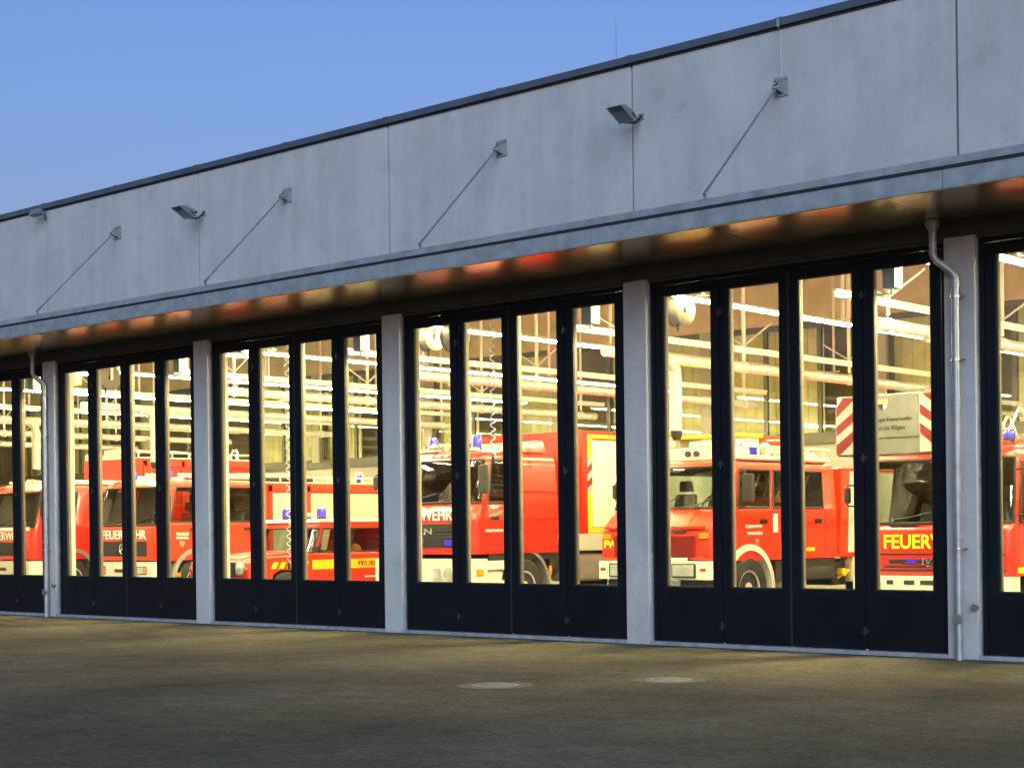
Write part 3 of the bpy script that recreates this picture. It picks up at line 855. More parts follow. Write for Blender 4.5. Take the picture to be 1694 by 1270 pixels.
# ---- truck with a high box body
def box_truck(x, y, label):
    t = thing('fire_truck', label, 'fire truck', (x, y, .03), 'fire engines parked in the hall')
    W, L = 2.30, 2.3
    lv = [(1.10, .02, 0), (1.2, 0, 0), (1.64, 0, 0), (1.68, 0, 0), (1.99, .03, .005), (2.05, .045, .008), (2.12, .06, .012), (2.66, .19, .05), (2.72, .22, .06), (2.80, .30, .09), (2.86, .42, .16), (2.90, .62, .32)]
    grid_cab(t, W, L, lv, [-.9, -.6, 0, .6, .9], [.26, .37, .42, .60, 1.05, 1.10, 1.5, 2.3], .24,
             [('FA', -1.2, 1.2, 2.02, 2.70), ('R', .40, 1.07, 2.02, 2.70), ('L', .40, 1.07, 2.02, 2.70)], 'fire_red')
    for s in (1, -1):
        seam(t, s * W / 2, [((.33, 1.16), (.33, 2.0)), ((1.16, 1.16), (1.16, 2.0)), ((.33, 1.16), (1.16, 1.16))])
        handle(t, s * W / 2, .62, 1.72)
        mirror(t, s * W / 2, .12, 2.38, .5)
        part('side_moulding', 'fire_red', t, lambda b: b.box(s * W / 2, s * (W / 2 + .02), 1.3, 2.25, 2.18, 2.22) if s > 0 else b.box(-W / 2 - .02, -W / 2, 1.3, 2.25, 2.18, 2.22), .006)
        part('side_moulding', 'dark_red', t, lambda b: b.box(min(s * W / 2, s * (W / 2 + .01)), max(s * W / 2, s * (W / 2 + .01)), 1.25, 2.29, 1.70, 1.72), smooth=False)
        part('step', 'cream', t, lambda b: b.box(min(s * .85, s * 1.14), max(s * .85, s * 1.14), .32, .95, .50, .98), .02)
        part('step_tread', 'steel', t, lambda b: [b.box(min(s * .9, s * 1.16), max(s * .9, s * 1.16), .36, .9, z, z + .03) for z in (.52, .80)])
    part('roof_spoiler', 'fire_red', t, lambda b: b.hexa([(-1.0, .95, 2.88), (1.0, .95, 2.88), (1.0, 2.2, 2.88), (-1.0, 2.2, 2.88), (-.9, 1.5, 3.02), (.9, 1.5, 3.02), (.95, 2.15, 3.12), (-.95, 2.15, 3.12)]), .03)
    part('horn_bar', 'cream', t, lambda b: b.box(-.8, .8, .50, .62, 2.90, 2.95), .01)
    for q in (-.25, -.08, .09, .26):
        part('roof_horn', 'silver', t, lambda b: b.lathe([(.02, .62), (.025, .45), (.05, .36)], (q, 0, 3.0), 'Y', 12))
    beacon(t, -.45, .75, 2.93, .09, .25); beacon(t, .62, .75, 2.93, .09, .25)
    part('dashboard', 'black_plastic', t, lambda b: b.box(-1.05, 1.05, .30, .62, 1.72, 2.0), .04)
    steering(t, .5, .75, 2.08); seats(t, (-.6, .5), .95, 1.55)
    wiper(t, -.35, .02, 2.02, 12, .65); wiper(t, .45, .02, 2.02, 12, .6)
    lettering('front_lettering', 'FEUERWEHR', 'white_letter', t, 1.46, .19, (-.02, -.002, 1.78), bold=.012)
    g = part('grille', 'black_plastic', t, lambda b: b.box(-.92, .92, -.018, .02, 1.22, 1.63), .01)
    part('grille_slat', 'chassis', g, lambda b: [b.box(-.88, .88, -.03, -.018, z, z + .03) for z in [1.26 + .06 * q for q in range(6)]], smooth=False)
    lettering('maker_lettering', 'MAN', 'silver', g, .62, .11, (-.06, -.031, 1.50), bold=.02)
    lettering('type_lettering', 'LE', 'silver', g, .2, .08, (-.05, -.031, 1.34), bold=.01)
    part('grille_badge', 'blue_lens', g, lambda b: b.box(.55, .74, -.034, -.03, 1.25, 1.35), smooth=False)
    bp = part('bumper', 'cream', t, lambda b: b.prism(rrect(-1.17, 1.17, -.10, .45, .1), .48, 1.02, 'Z'), .02)
    for s in (-1, 1):
        part('headlight', 'lamp_glass', bp, lambda b: b.lathe([(.115, -.105), (.11, -.12), (.04, -.13)], (s * .72, 0, .77), 'Y', 20))
        part('headlight', 'lamp_glass', bp, lambda b: b.box(s * .44 - .09, s * .44 + .09, -.118, -.1, .68, .86), .012)
        part('indicator', 'orange_lens', bp, lambda b: b.box(min(s * 1.165, s * 1.185), max(s * 1.165, s * 1.185), .10, .27, .72, .84), .006)
    part('number_plate', 'white_letter', bp, lambda b: b.box(-.27, .27, -.108, -.1, .56, .68), smooth=False)
    part('bumper_bolt', 'chassis', bp, lambda b: [b.cyl((q, -.106, z), (q, -.1, z), .025, n=8) for q in (.93, -.93) for z in (.66, .9)])
    part('chassis_rail', 'chassis', t, lambda b: (b.box(-.45, -.35, .4, 7.6, .75, 1.08), b.box(.35, .45, .4, 7.6, .75, 1.08), b.box(-.9, .9, 2.35, 2.75, .8, 1.35), b.box(-1.1, 1.1, .5, 2.2, .98, 1.10)), smooth=False)
    part('fuel_tank', 'fender_grey', t, lambda b: (b.box(.55, 1.12, 2.75, 3.7, .55, 1.05), b.box(-1.12, -.55, 2.75, 3.7, .55, 1.05)), .06)
    part('exhaust_stack', 'chassis', t, lambda b: (b.cyl((.8, 2.5, .8), (.8, 2.5, 1.9), .09), b.cyl((-.8, 2.5, .8), (-.8, 2.5, 1.9), .09)))
    for s in (-1, 1):
        wheel(t, s * 1.0, 1.42, .50); wheel(t, s * .98, 5.7, .50, .5)
        part('fender', 'fender_grey', t, lambda b: [b.prism([(1.42 + .66 * math.cos(R(a)), .52 + .66 * math.sin(R(a))), (1.42 + .66 * math.cos(R(a + 13)), .52 + .66 * math.sin(R(a + 13))), (1.42 + .60 * math.cos(R(a + 13)), .52 + .60 * math.sin(R(a + 13))), (1.42 + .60 * math.cos(R(a)), .52 + .60 * math.sin(R(a)))], s * .78, s * 1.14, 'X') for a in range(0, 169, 13)])
        part('marker_lamp', 'orange_lens', t, lambda b: b.box(min(s * 1.13, s * 1.15), max(s * 1.13, s * 1.15), 2.05, 2.12, .7, .86), .004)
    # box body
    y0, y1, z0, z1 = 2.90, 7.9, 1.42, 3.30
    bx_ = part('box_body', 'fire_red', t, lambda b: b.box(-1.25, 1.25, y0, y1, z0, z1), .02)
    part('roof_edge', 'fire_red', bx_, lambda b: (b.box(-1.26, 1.26, y0 - .012, y0, z1 - .07, z1 + .012), b.box(1.25, 1.265, y0, y1, z1 - .05, z1 + .012), b.box(-1.265, -1.25, y0, y1, z1 - .05, z1 + .012)), smooth=False)
    part('side_panel', 'cream', bx_, lambda b: b.box(1.251, 1.258, y0 + .27, y1 - .3, z0 + .12, z1 - .16), smooth=False)
    part('contour_tape', 'yellow', bx_, lambda b: b.plate([(y0 + .14, z0 + .01), (y1 - .1, z0 + .01), (y1 - .1, z1 - .04), (y0 + .14, z1 - .04)], [[(y0 + .26, z0 + .11), (y1 - .29, z0 + .11), (y1 - .29, z1 - .115), (y0 + .26, z1 - .115)]], 1.251, 1.256, 'X'), smooth=False)
    part('hazard_stripe', 'stripe_white', bx_, lambda b: [b.prism([(y0 + .13, z), (y0 + .27, z + .10), (y0 + .27, z + .23), (y0 + .13, z + .13)], 1.2565, 1.262, 'X') for z in (2.12, 2.38, 2.64)], smooth=False)
    part('hazard_stripe', 'stripe_red', bx_, lambda b: [b.prism([(y0 + .13, z), (y0 + .27, z + .10), (y0 + .27, z + .23), (y0 + .13, z + .13)], 1.2565, 1.262, 'X') for z in (2.25, 2.51)], smooth=False)
    part('front_rib', 'dark_red', bx_, lambda b: b.box(.86, .90, y0 - .02, y0, z0, z1 - .2), smooth=False)
    part('gap_lamp', 'lamp_glass', t, lambda b: b.lathe([(.06, 2.45), (.06, 2.50), (.03, 2.56)], (1.02, 0, 1.62), 'Y', 14))
    lettering('door_lettering', 'FEUERWEHR', 'white_letter', t, .45, .045, (W / 2 + .001, .60, 1.50), 'left', .01)
    lettering('door_number', '1/46', 'white_letter', t, .18, .09, (W / 2 + .001, 1.02, 1.80), 'left', .01)
    return t
box_truck(XC(2), 3.0, 'red fire truck with black grille and tall box body with yellow frame')

# ---- short bonnet truck with crew cab
def bonnet_truck(x, y, label):
    t = thing('fire_truck', label, 'fire truck', (x, y, .03), 'fire engines parked in the hall')
    W = 2.28
    lv = [(.98, .0, 0), (1.35, 0, 0), (1.76, .0, .0), (1.82, .02, .0), (1.88, .035, .01), (2.34, .14, .04), (2.42, .16, .05), (2.47, .18, .06), (2.54, .26, .09), (2.58, .45, .2)]
    grid_cab(t, W, 3.25, lv, [-.98, -.5, 0, .5, .98], [.15, .24, .30, .36, 1.08, 1.16, 1.26, 1.5, 2.0, 2.10, 2.75, 2.82, 3.25], .1,
             [('FA', -1.1, 1.1, 1.80, 2.45), ('R', .26, 1.14, 1.80, 2.38), ('L', .26, 1.14, 1.80, 2.38), ('R', 1.22, 1.80, 1.80, 2.38), ('R', 2.05, 2.79, 1.80, 2.38), ('L', 1.22, 2.79, 1.80, 2.38)], 'fire_orange', .45)
    hood = part('bonnet', 'fire_orange', t, lambda b: b.prism([(.06, 1.0), (.06, 1.44), (.10, 1.52), (.30, 1.70), (.55, 1.80), (.72, 1.82), (.72, 1.0)], -1.08, 1.08, 'X'), .05, seg=3)
    part('bonnet_ridge', 'fire_orange', hood, lambda b: b.prism([(.08, 1.44), (.10, 1.55), (.30, 1.735), (.55, 1.835), (.6, 1.75)], -.62, .62, 'X'), .03)
    part('badge_bar', 'black_plastic', hood, lambda b: b.box(.35, .62, .03, .058, 1.44, 1.475), .006)
    part('bonnet_lip', 'fire_orange', hood, lambda b: b.box(-.98, .98, .025, .08, 1.50, 1.54), .012)
    gr = part('grille', 'dark_red', hood, lambda b: b.box(-.80, .80, .03, .075, 1.05, 1.40), .012)
    part('grille_slat', 'dark_red', gr, lambda b: [b.box(-.77, .77, .018, .03, z, z + .016) for z in [1.08 + .045 * q for q in range(7)]], smooth=False)
    for s in (-1, 1):
        part('indicator', 'orange_lens', hood, lambda b: b.box(s * .95 - .085, s * .95 + .085, .035, .07, 1.34, 1.43), .008)
        part('marker', 'red_lens', hood, lambda b: b.box(s * .98 - .03, s * .98 + .03, .045, .07, 1.05, 1.08), .004)
    lettering('bonnet_lettering', 'FW', 'lime_letter', hood, .26, .12, (-.88, .056, 1.26), bold=.02)
    bp = part('bumper', 'cream', t, lambda b: b.prism(rrect(-1.14, 1.14, -.02, .42, .14), .70, .99, 'Z'), .03)
    for s in (-1, 1):
        hl = part('headlight', 'black_plastic', bp, lambda b: b.box(s * .62 - .23, s * .62 + .23, -.045, -.01, .735, .955), .03)
        part('lens', 'lamp_glass', hl, lambda b: b.box(s * .62 - .20, s * .62 + .20, -.055, -.04, .755, .935), .03)
        part('marker', 'red_lens', bp, lambda b: b.box(s * .98 - .05, s * .98 + .05, -.03, -.015, .84, .88), .006)
    part('number_plate', 'white_letter', bp, lambda b: b.box(-.26, .26, -.032, -.02, .56, .68), smooth=False)
    part('mounting_plate', 'cream', bp, lambda b: b.box(-.30, .66, -.01, .03, .992, 1.045), .006)
    part('underride', 'black_plastic', t, lambda b: b.box(-.95, .95, .05, .35, .50, .70), .03)
    part('tow_jaw', 'steel', bp, lambda b: b.box(.30, .56, -.06, .0, .60, .70), .015)
    for s in (-1, 1):
        wheel(t, s * .98, 1.02, .53, .34); wheel(t, s * .98, 5.0, .53, .34)
        part('wheel_arch', 'cream', t, lambda b: [b.prism([(1.02 + .70 * math.cos(R(a)), .52 + .72 * math.sin(R(a))), (1.02 + .70 * math.cos(R(a + 10)), .52 + .72 * math.sin(R(a + 10))), (1.02 + .61 * math.cos(R(a + 10)), .52 + .62 * math.sin(R(a + 10))), (1.02 + .61 * math.cos(R(a)), .52 + .62 * math.sin(R(a)))], s * .80, s * 1.17, 'X') for a in range(0, 180, 10)])
        part('arch_liner', 'chassis', t, lambda b: b.cyl((s * .2, 1.02, .55), (s * .8, 1.02, .55), .61, n=20))
        seam(t, s * W / 2, [((.72, 1.2), (.72, 1.80)), ((1.64, 1.02), (1.64, 1.80)), ((2.45, 1.02), (2.45, 1.80)), ((3.32, 1.02), (3.32, 1.80))])
        handle(t, s * W / 2, 1.44, 1.60); handle(t, s * W / 2, 3.1, 1.60)
    mirror(t, 1.14, .72, 2.12, .44, .2); mirror(t, -1.14, .72, 2.12, .44, .2)
    part('sill', 'chassis', t, lambda b: b.box(-1.1, 1.1, 1.85, 3.7, .62, .98), .02)
    part('chassis_rail', 'chassis', t, lambda b: (b.box(-.4, -.3, .3, 6.6, .62, .9), b.box(.3, .4, .3, 6.6, .62, .9), b.box(.5, 1.0, 3.75, 4.2, .5, .9), b.cyl((-1.0, 1.02, .53), (1.0, 1.02, .53), .08)), smooth=False)
    part('tank', 'cream', t, lambda b: b.box(.62, 1.08, 2.1, 2.62, .52, .93), .04)
    part('dashboard', 'black_plastic', t, lambda b: b.box(-1.0, 1.0, .62, .86, 1.5, 1.78), .04)
    steering(t, .5, .98, 1.86); seats(t, (-.55, .5), 1.1, 1.35); seats(t, (-.7, 0, .7), 2.3, 1.35)
    part('helmet', 'yellow', t, lambda b: b.lathe([(.16, 1.92), (.15, 2.0), (.1, 2.1), (.02, 2.13)], (.72, 2.72, 0), 'Z', 14))
    wiper(t, -.3, .46, 1.83, 20, .5); wiper(t, .45, .46, 1.83, 20, .5)
    # roof rack with boards, lamps, hoses
    rk = part('roof_rack', 'cream', t, lambda b: (b.box(-1.08, 1.08, .95, .99, 2.60, 2.80), b.box(1.05, 1.09, .99, 3.6, 2.60, 2.66), b.box(1.05, 1.09, .99, 3.6, 2.78, 2.82), b.box(-1.09, -1.05, .99, 3.6, 2.60, 2.66), b.box(-1.09, -1.05, .99, 3.6, 2.78, 2.82), b.box(-1.05, 1.05, .99, 3.6, 2.575, 2.60)), .006)
    part('rack_post', 'cream', rk, lambda b: [b.box(s * 1.07 - .015, s * 1.07 + .015, y_, y_ + .03, 2.6, 2.8) for s in (-1, 1) for y_ in (1.4, 1.9, 2.4, 2.9, 3.4)])
    part('roof_lamp', 'black_plastic', rk, lambda b: [b.cyl((q, .94, 2.70), (q, .90, 2.70), .05, n=14) for q in (-.6, -.45, .05, .22, .64, .8)])
    for q in range(5):
        part('pump_hose', 'cream', rk, lambda b: b.tube([(.9 - .12 * q, 1.05, 2.68), (.9 - .12 * q, 2.0, 2.74), (.88 - .12 * q, 3.4, 2.70)], .05, 10))
    part('rolled_tarp', 'fire_orange', rk, lambda b: b.tube([(.55, 2.3, 2.90), (.56, 2.9, 2.93), (.5, 3.5, 2.90)], .11, 12))
    part('top_board', 'yellow', rk, lambda b: b.box(-1.0, .95, 1.05, 1.75, 2.95, 3.0), .01)
    part('board_support', 'cream', rk, lambda b: [b.box(q, q + .05, 1.1, 1.7, 2.6, 2.95) for q in (-.95, -.3, .35, .85)])
    part('rack_load', 'cream', rk, lambda b: (b.box(-.9, -.3, 1.02, 1.6, 2.82, 2.94), b.box(.0, .5, 1.02, 1.5, 2.80, 2.9)), .02)
    beacon(t, .86, 1.18, 2.62, .075, .22); beacon(t, .98, 1.42, 2.62, .075, .22); beacon(t, -.9, 1.18, 2.62, .075, .22)
    part('load_lamp', 'cream', rk, lambda b: b.lathe([(.06, 2.63), (.1, 2.72), (.09, 2.83), (.03, 2.87)], (1.0, 1.72, 0), 'Z', 14))
    # body
    bd = part('rear_body', 'fire_orange', t, lambda b: b.prism([(3.76, .98), (3.86, 2.5), (6.6, 2.5), (6.6, .98)], -1.16, 1.16, 'X'), .015)
    part('side_cover', 'cream', bd, lambda b: (b.prism([(4.02, 1.06), (4.10, 2.44), (6.5, 2.44), (6.5, 1.06)], 1.161, 1.185, 'X')), .01)
    part('recess', 'fender_grey', bd, lambda b: b.prism(rrect(4.35, 4.75, 1.65, 2.2, .1), 1.1855, 1.19, 'X'), smooth=False)
    part('pull_strap', 'red_lens', bd, lambda b: b.tube([(1.19, 4.42, 1.9), (1.20, 4.42, 1.55), (1.20, 4.5, 1.48), (1.20, 4.8, 1.47)], .012, 6))
    part('body_skirt', 'cream', t, lambda b: b.box(.9, 1.15, 4.2, 6.5, .55, .975), .02)
    part('hose_coupling', 'yellow', t, lambda b: (b.cyl((.98, 3.98, .72), (1.12, 3.98, .72), .07), b.cyl((.98, 3.95, .62), (1.1, 4.15, .75), .03)))
    lettering('door_lettering', 'FEUERWEHR', 'white_letter', t, .48, .05, (W / 2 + .001, 1.16, 1.52), 'left', .01)
    lettering('door_lettering', 'WANGEN', 'white_letter', t, .42, .05, (W / 2 + .001, 1.18, 1.41), 'left', .01)
    part('crest', 'silver', t, lambda b: b.prism([(1.20, 1.32), (1.20, 1.26), (1.25, 1.2), (1.30, 1.26), (1.30, 1.32)], W / 2 + .001, W / 2 + .006, 'X'), smooth=False)
    part('yellow_mark', 'yellow', t, lambda b: b.box(W / 2 + .001, W / 2 + .005, 2.72, 2.98, 1.10, 1.16), smooth=False)
    part('door_notice', 'white_letter', t, lambda b: b.box(W / 2 + .001, W / 2 + .006, 1.72, 1.86, 1.42, 1.72), smooth=False)
    return t
bonnet_truck(XC(1) + .02, 3.42, 'orange red bonneted fire truck with crew cab and loaded roof rack')

# ---- forward control truck with crew cab and shutter body
def crew_truck(x, y, label, variant=0):
    t = thing('fire_truck', label, 'fire truck', (x, y, .03), 'fire engines parked in the hall')
    W, L = 2.28, 2.85
    red = 'fire_red' if variant else 'fire_orange'
    lv = [(.95, .02, 0), (1.02, 0, 0), (1.40, 0, 0), (1.60, 0, 0), (1.70, .02, 0), (1.76, .04, .005), (1.92, .08, .015), (2.42, .24, .055), (2.50, .27, .065), (2.56, .32, .08), (2.66, .42, .13), (2.70, .60, .26)]
    grid_cab(t, W, L, lv, [-.95, -.5, 0, .5, .95], [.16, .30, .36, .98, 1.06, 1.3, 1.70, 1.78, 2.5, 2.58, 2.85], .14,
             [('FA', -1.1, 1.1, 1.73, 2.48), ('R', .33, 1.02, 1.80, 2.48), ('L', .33, 1.02, 1.80, 2.48), ('R', 1.74, 2.54, 1.80, 2.48), ('L', 1.74, 2.54, 1.80, 2.48)], red)
    for s in (-1, 1):
        seam(t, s * W / 2, [((.24, 1.0), (.24, 1.76)), ((1.14, 1.0), (1.14, 1.76)), ((1.64, 1.0), (1.64, 1.76)), ((2.66, 1.0), (2.66, 1.76))])
        handle(t, s * W / 2, .98, 1.60); handle(t, s * W / 2, 2.45, 1.60)
        mirror(t, s * W / 2, .16, 2.14, .42, .19)
        wheel(t, s * .98, 1.05, .48, .3); wheel(t, s * .97, 4.9, .48, .46)
        part('fender', 'fender_grey', t, lambda b: [b.prism([(1.05 + .66 * math.cos(R(a)), .50 + .70 * math.sin(R(a))), (1.05 + .66 * math.cos(R(a + 12)), .50 + .70 * math.sin(R(a + 12))), (1.05 + .57 * math.cos(R(a + 12)), .50 + .61 * math.sin(R(a + 12))), (1.05 + .57 * math.cos(R(a)), .50 + .61 * math.sin(R(a)))], s * .78, s * 1.165, 'X') for a in range(0, 180, 12)])
        part('side_indicator', 'orange_lens', t, lambda b: b.box(min(s * 1.14, s * 1.175), max(s * 1.14, s * 1.175), .50, .60, .60, .68), .006)
    part('dashboard', 'black_plastic', t, lambda b: b.box(-1.02, 1.02, .22, .48, 1.42, 1.70), .04)
    steering(t, .5, .62, 1.80); seats(t, (-.6, .5), .75, 1.25); seats(t, (-.7, 0, .7), 1.95, 1.25)
    wiper(t, -.4, .015, 1.74, 14, .55); wiper(t, .35, .015, 1.74, 14, .55)
    lettering('front_lettering', 'FEUERWEHR', 'white_letter', t, 1.58, .19, (.0, -.004, 1.50), bold=.014)
    g = part('grille', 'black_plastic', t, lambda b: b.box(-.82, .82, -.02, .02, 1.04, 1.36), .012)
    part('grille_slat', 'chassis', g, lambda b: [b.box(-.79, .79, -.03, -.02, z, z + .02) for z in [1.07 + .055 * q for q in range(5)]], smooth=False)
    if variant == 0:
        em = part('emblem', 'silver', g, lambda b: b.tube([(.11 * math.cos(R(a)), -.036, 1.20 + .11 * math.sin(R(a))) for a in range(0, 361, 20)], .012, 6))
        part('emblem_star', 'silver', em, lambda b: [b.prism([(0, 1.20), (.022 * math.cos(R(a - 60)), 1.20 + .022 * math.sin(R(a - 60))), (.11 * math.cos(R(a)), 1.20 + .11 * math.sin(R(a))), (.022 * math.cos(R(a + 60)), 1.20 + .022 * math.sin(R(a + 60)))], -.045, -.03, 'Y') for a in (90, 210, 330)], smooth=False)
    else:
        part('front_band', 'white_letter', t, lambda b: b.box(-1.0, 1.0, -.006, .0, 1.62, 1.70), smooth=False)
    part('grille_lip', red, t, lambda b: b.box(-.95, .95, -.014, .01, .965, 1.03), .006)
    bp = part('bumper', 'cream', t, lambda b: b.prism(rrect(-1.15, 1.15, -.09, .30, .09), .48, .92, 'Z'), .02)
    for s in (-1, 1):
        hl = part('headlight', 'black_plastic', bp, lambda b: b.box(s * .74 - .19, s * .74 + .19, -.105, -.085, .66, .83), .012)
        part('lens', 'lamp_glass', hl, lambda b: b.box(s * .74 - .13, s * .74 + .08, -.112, -.1, .68, .81), .01)
        part('indicator', 'orange_lens', hl, lambda b: b.box(s * .74 + .09, s * .74 + .18, -.112, -.1, .68, .81), .01)
    part('bumper_slot', 'chassis', bp, lambda b: b.box(-.22, .14, -.095, -.088, .70, .77), smooth=False)
    part('chassis_rail', 'chassis', t, lambda b: (b.box(-.45, -.35, .3, 6.2, .62, .92), b.box(.35, .45, .3, 6.2, .62, .92), b.box(-1.05, 1.05, 1.75, 2.85, .58, .94)), smooth=False)
    part('roof_board', 'cream', t, lambda b: (b.box(-1.0, 1.0, .95, 2.8, 2.70, 2.74), b.box(.96, 1.0, .7, 2.8, 2.74, 2.80), b.box(-1.0, -.96, .7, 2.8, 2.74, 2.80)), .008)
    beacon(t, -.62, .72, 2.68, .08, .19); beacon(t, .62, .72, 2.68, .08, .19)
    for q in (.15, .32):
        part('roof_horn', 'cream', t, lambda b: b.lathe([(.025, .8), (.03, .62), (.07, .5)], (q, 0, 2.76), 'Y', 12))
    zt = 2.62 if variant == 0 else 3.35
    y0, y1 = 2.92, 6.5
    bd = part('rear_body', red, t, lambda b: b.box(-1.17, 1.17, y0, y1, .95, zt), .02)
    n = 3 if variant == 0 else 0
    for i in range(n):
        a0 = y0 + .22 + i * 1.12
        part('roller_shutter', 'shutter', bd, lambda b: shutter_panel(b, 1.172, a0, a0 + 1.0, 1.02, zt - .22))
        part('shutter_bar', 'steel', bd, lambda b: b.box(1.184, 1.21, a0 + .05, a0 + .95, 1.06, 1.10), .005)
    part('shutter_frame', red, bd, lambda b: [b.box(1.17, 1.20, y0 + .10 + i * 1.12, y0 + .21 + i * 1.12, 1.0, zt - .04) for i in range(4)] + [b.box(1.17, 1.20, y0 + .1, y1 - .05, zt - .2, zt - .05)], .006)
    lg = part('roof_rail', 'cream', bd, lambda b: (b.box(1.08, 1.12, y0, y1, zt + .0, zt + .03), b.box(1.08, 1.12, y0, y1, zt + .13, zt + .16), b.box(-1.12, -1.08, y0, y1, zt + .0, zt + .16), [b.box(1.085, 1.115, y0 + .5 * q, y0 + .5 * q + .03, zt + .03, zt + .13) for q in range(8)]), .004)
    part('ladder', 'silver', bd, lambda b: (b.box(.3, .34, y0 - .2, y1, zt + .12, zt + .19), b.box(.66, .70, y0 - .2, y1, zt + .12, zt + .19), [b.cyl((.32, y0 + .3 * q, zt + .155), (.68, y0 + .3 * q, zt + .155), .016, n=6) for q in range(12)]))
    for q in (.86, .98):
        part('suction_pipe', 'black_plastic', bd, lambda b: b.cyl((q, y0 + .1, zt + .08), (q, y0 + 1.6, zt + .08), .06, n=10))
    part('equipment_box', 'cream', bd, lambda b: (b.box(.75, 1.05, y0 + 2.2, y0 + 2.9, zt + .01, zt + .14), b.box(-.9, -.1, y0 + .4, y0 + 2.4, zt + .01, zt + .26)), .02)
    beacon(bd, .95, y1 - .5, zt + .04, .07, .19)
    part('beacon_guard', 'cream', bd, lambda b: b.tube([(.83, y1 - .5, zt + .02), (.83, y1 - .5, zt + .2), (.88, y1 - .5, zt + .28), (1.02, y1 - .5, zt + .28), (1.07, y1 - .5, zt + .2), (1.07, y1 - .5, zt + .02)], .02, 8))
    lettering('door_lettering', 'WANGEN', 'white_letter', t, .32, .07, (W / 2 + .001, .68, 1.50), 'left', .012)
    lettering('door_lettering', 'FEUERWEHR', 'white_letter', t, .32, .05, (W / 2 + .001, .68, 1.42), 'left', .012)
    part('crest', 'silver', t, lambda b: b.prism([(.60, 1.36), (.60, 1.28), (.67, 1.22), (.74, 1.28), (.74, 1.36)], W / 2 + .001, W / 2 + .006, 'X'), smooth=False)
    return t
crew_truck(XC(4), 3.3, 'orange red crew cab fire truck with round emblem on black grille')
crew_truck(XC(5), 3.3, 'red fire truck with high red body at the left edge of the photo', 1)

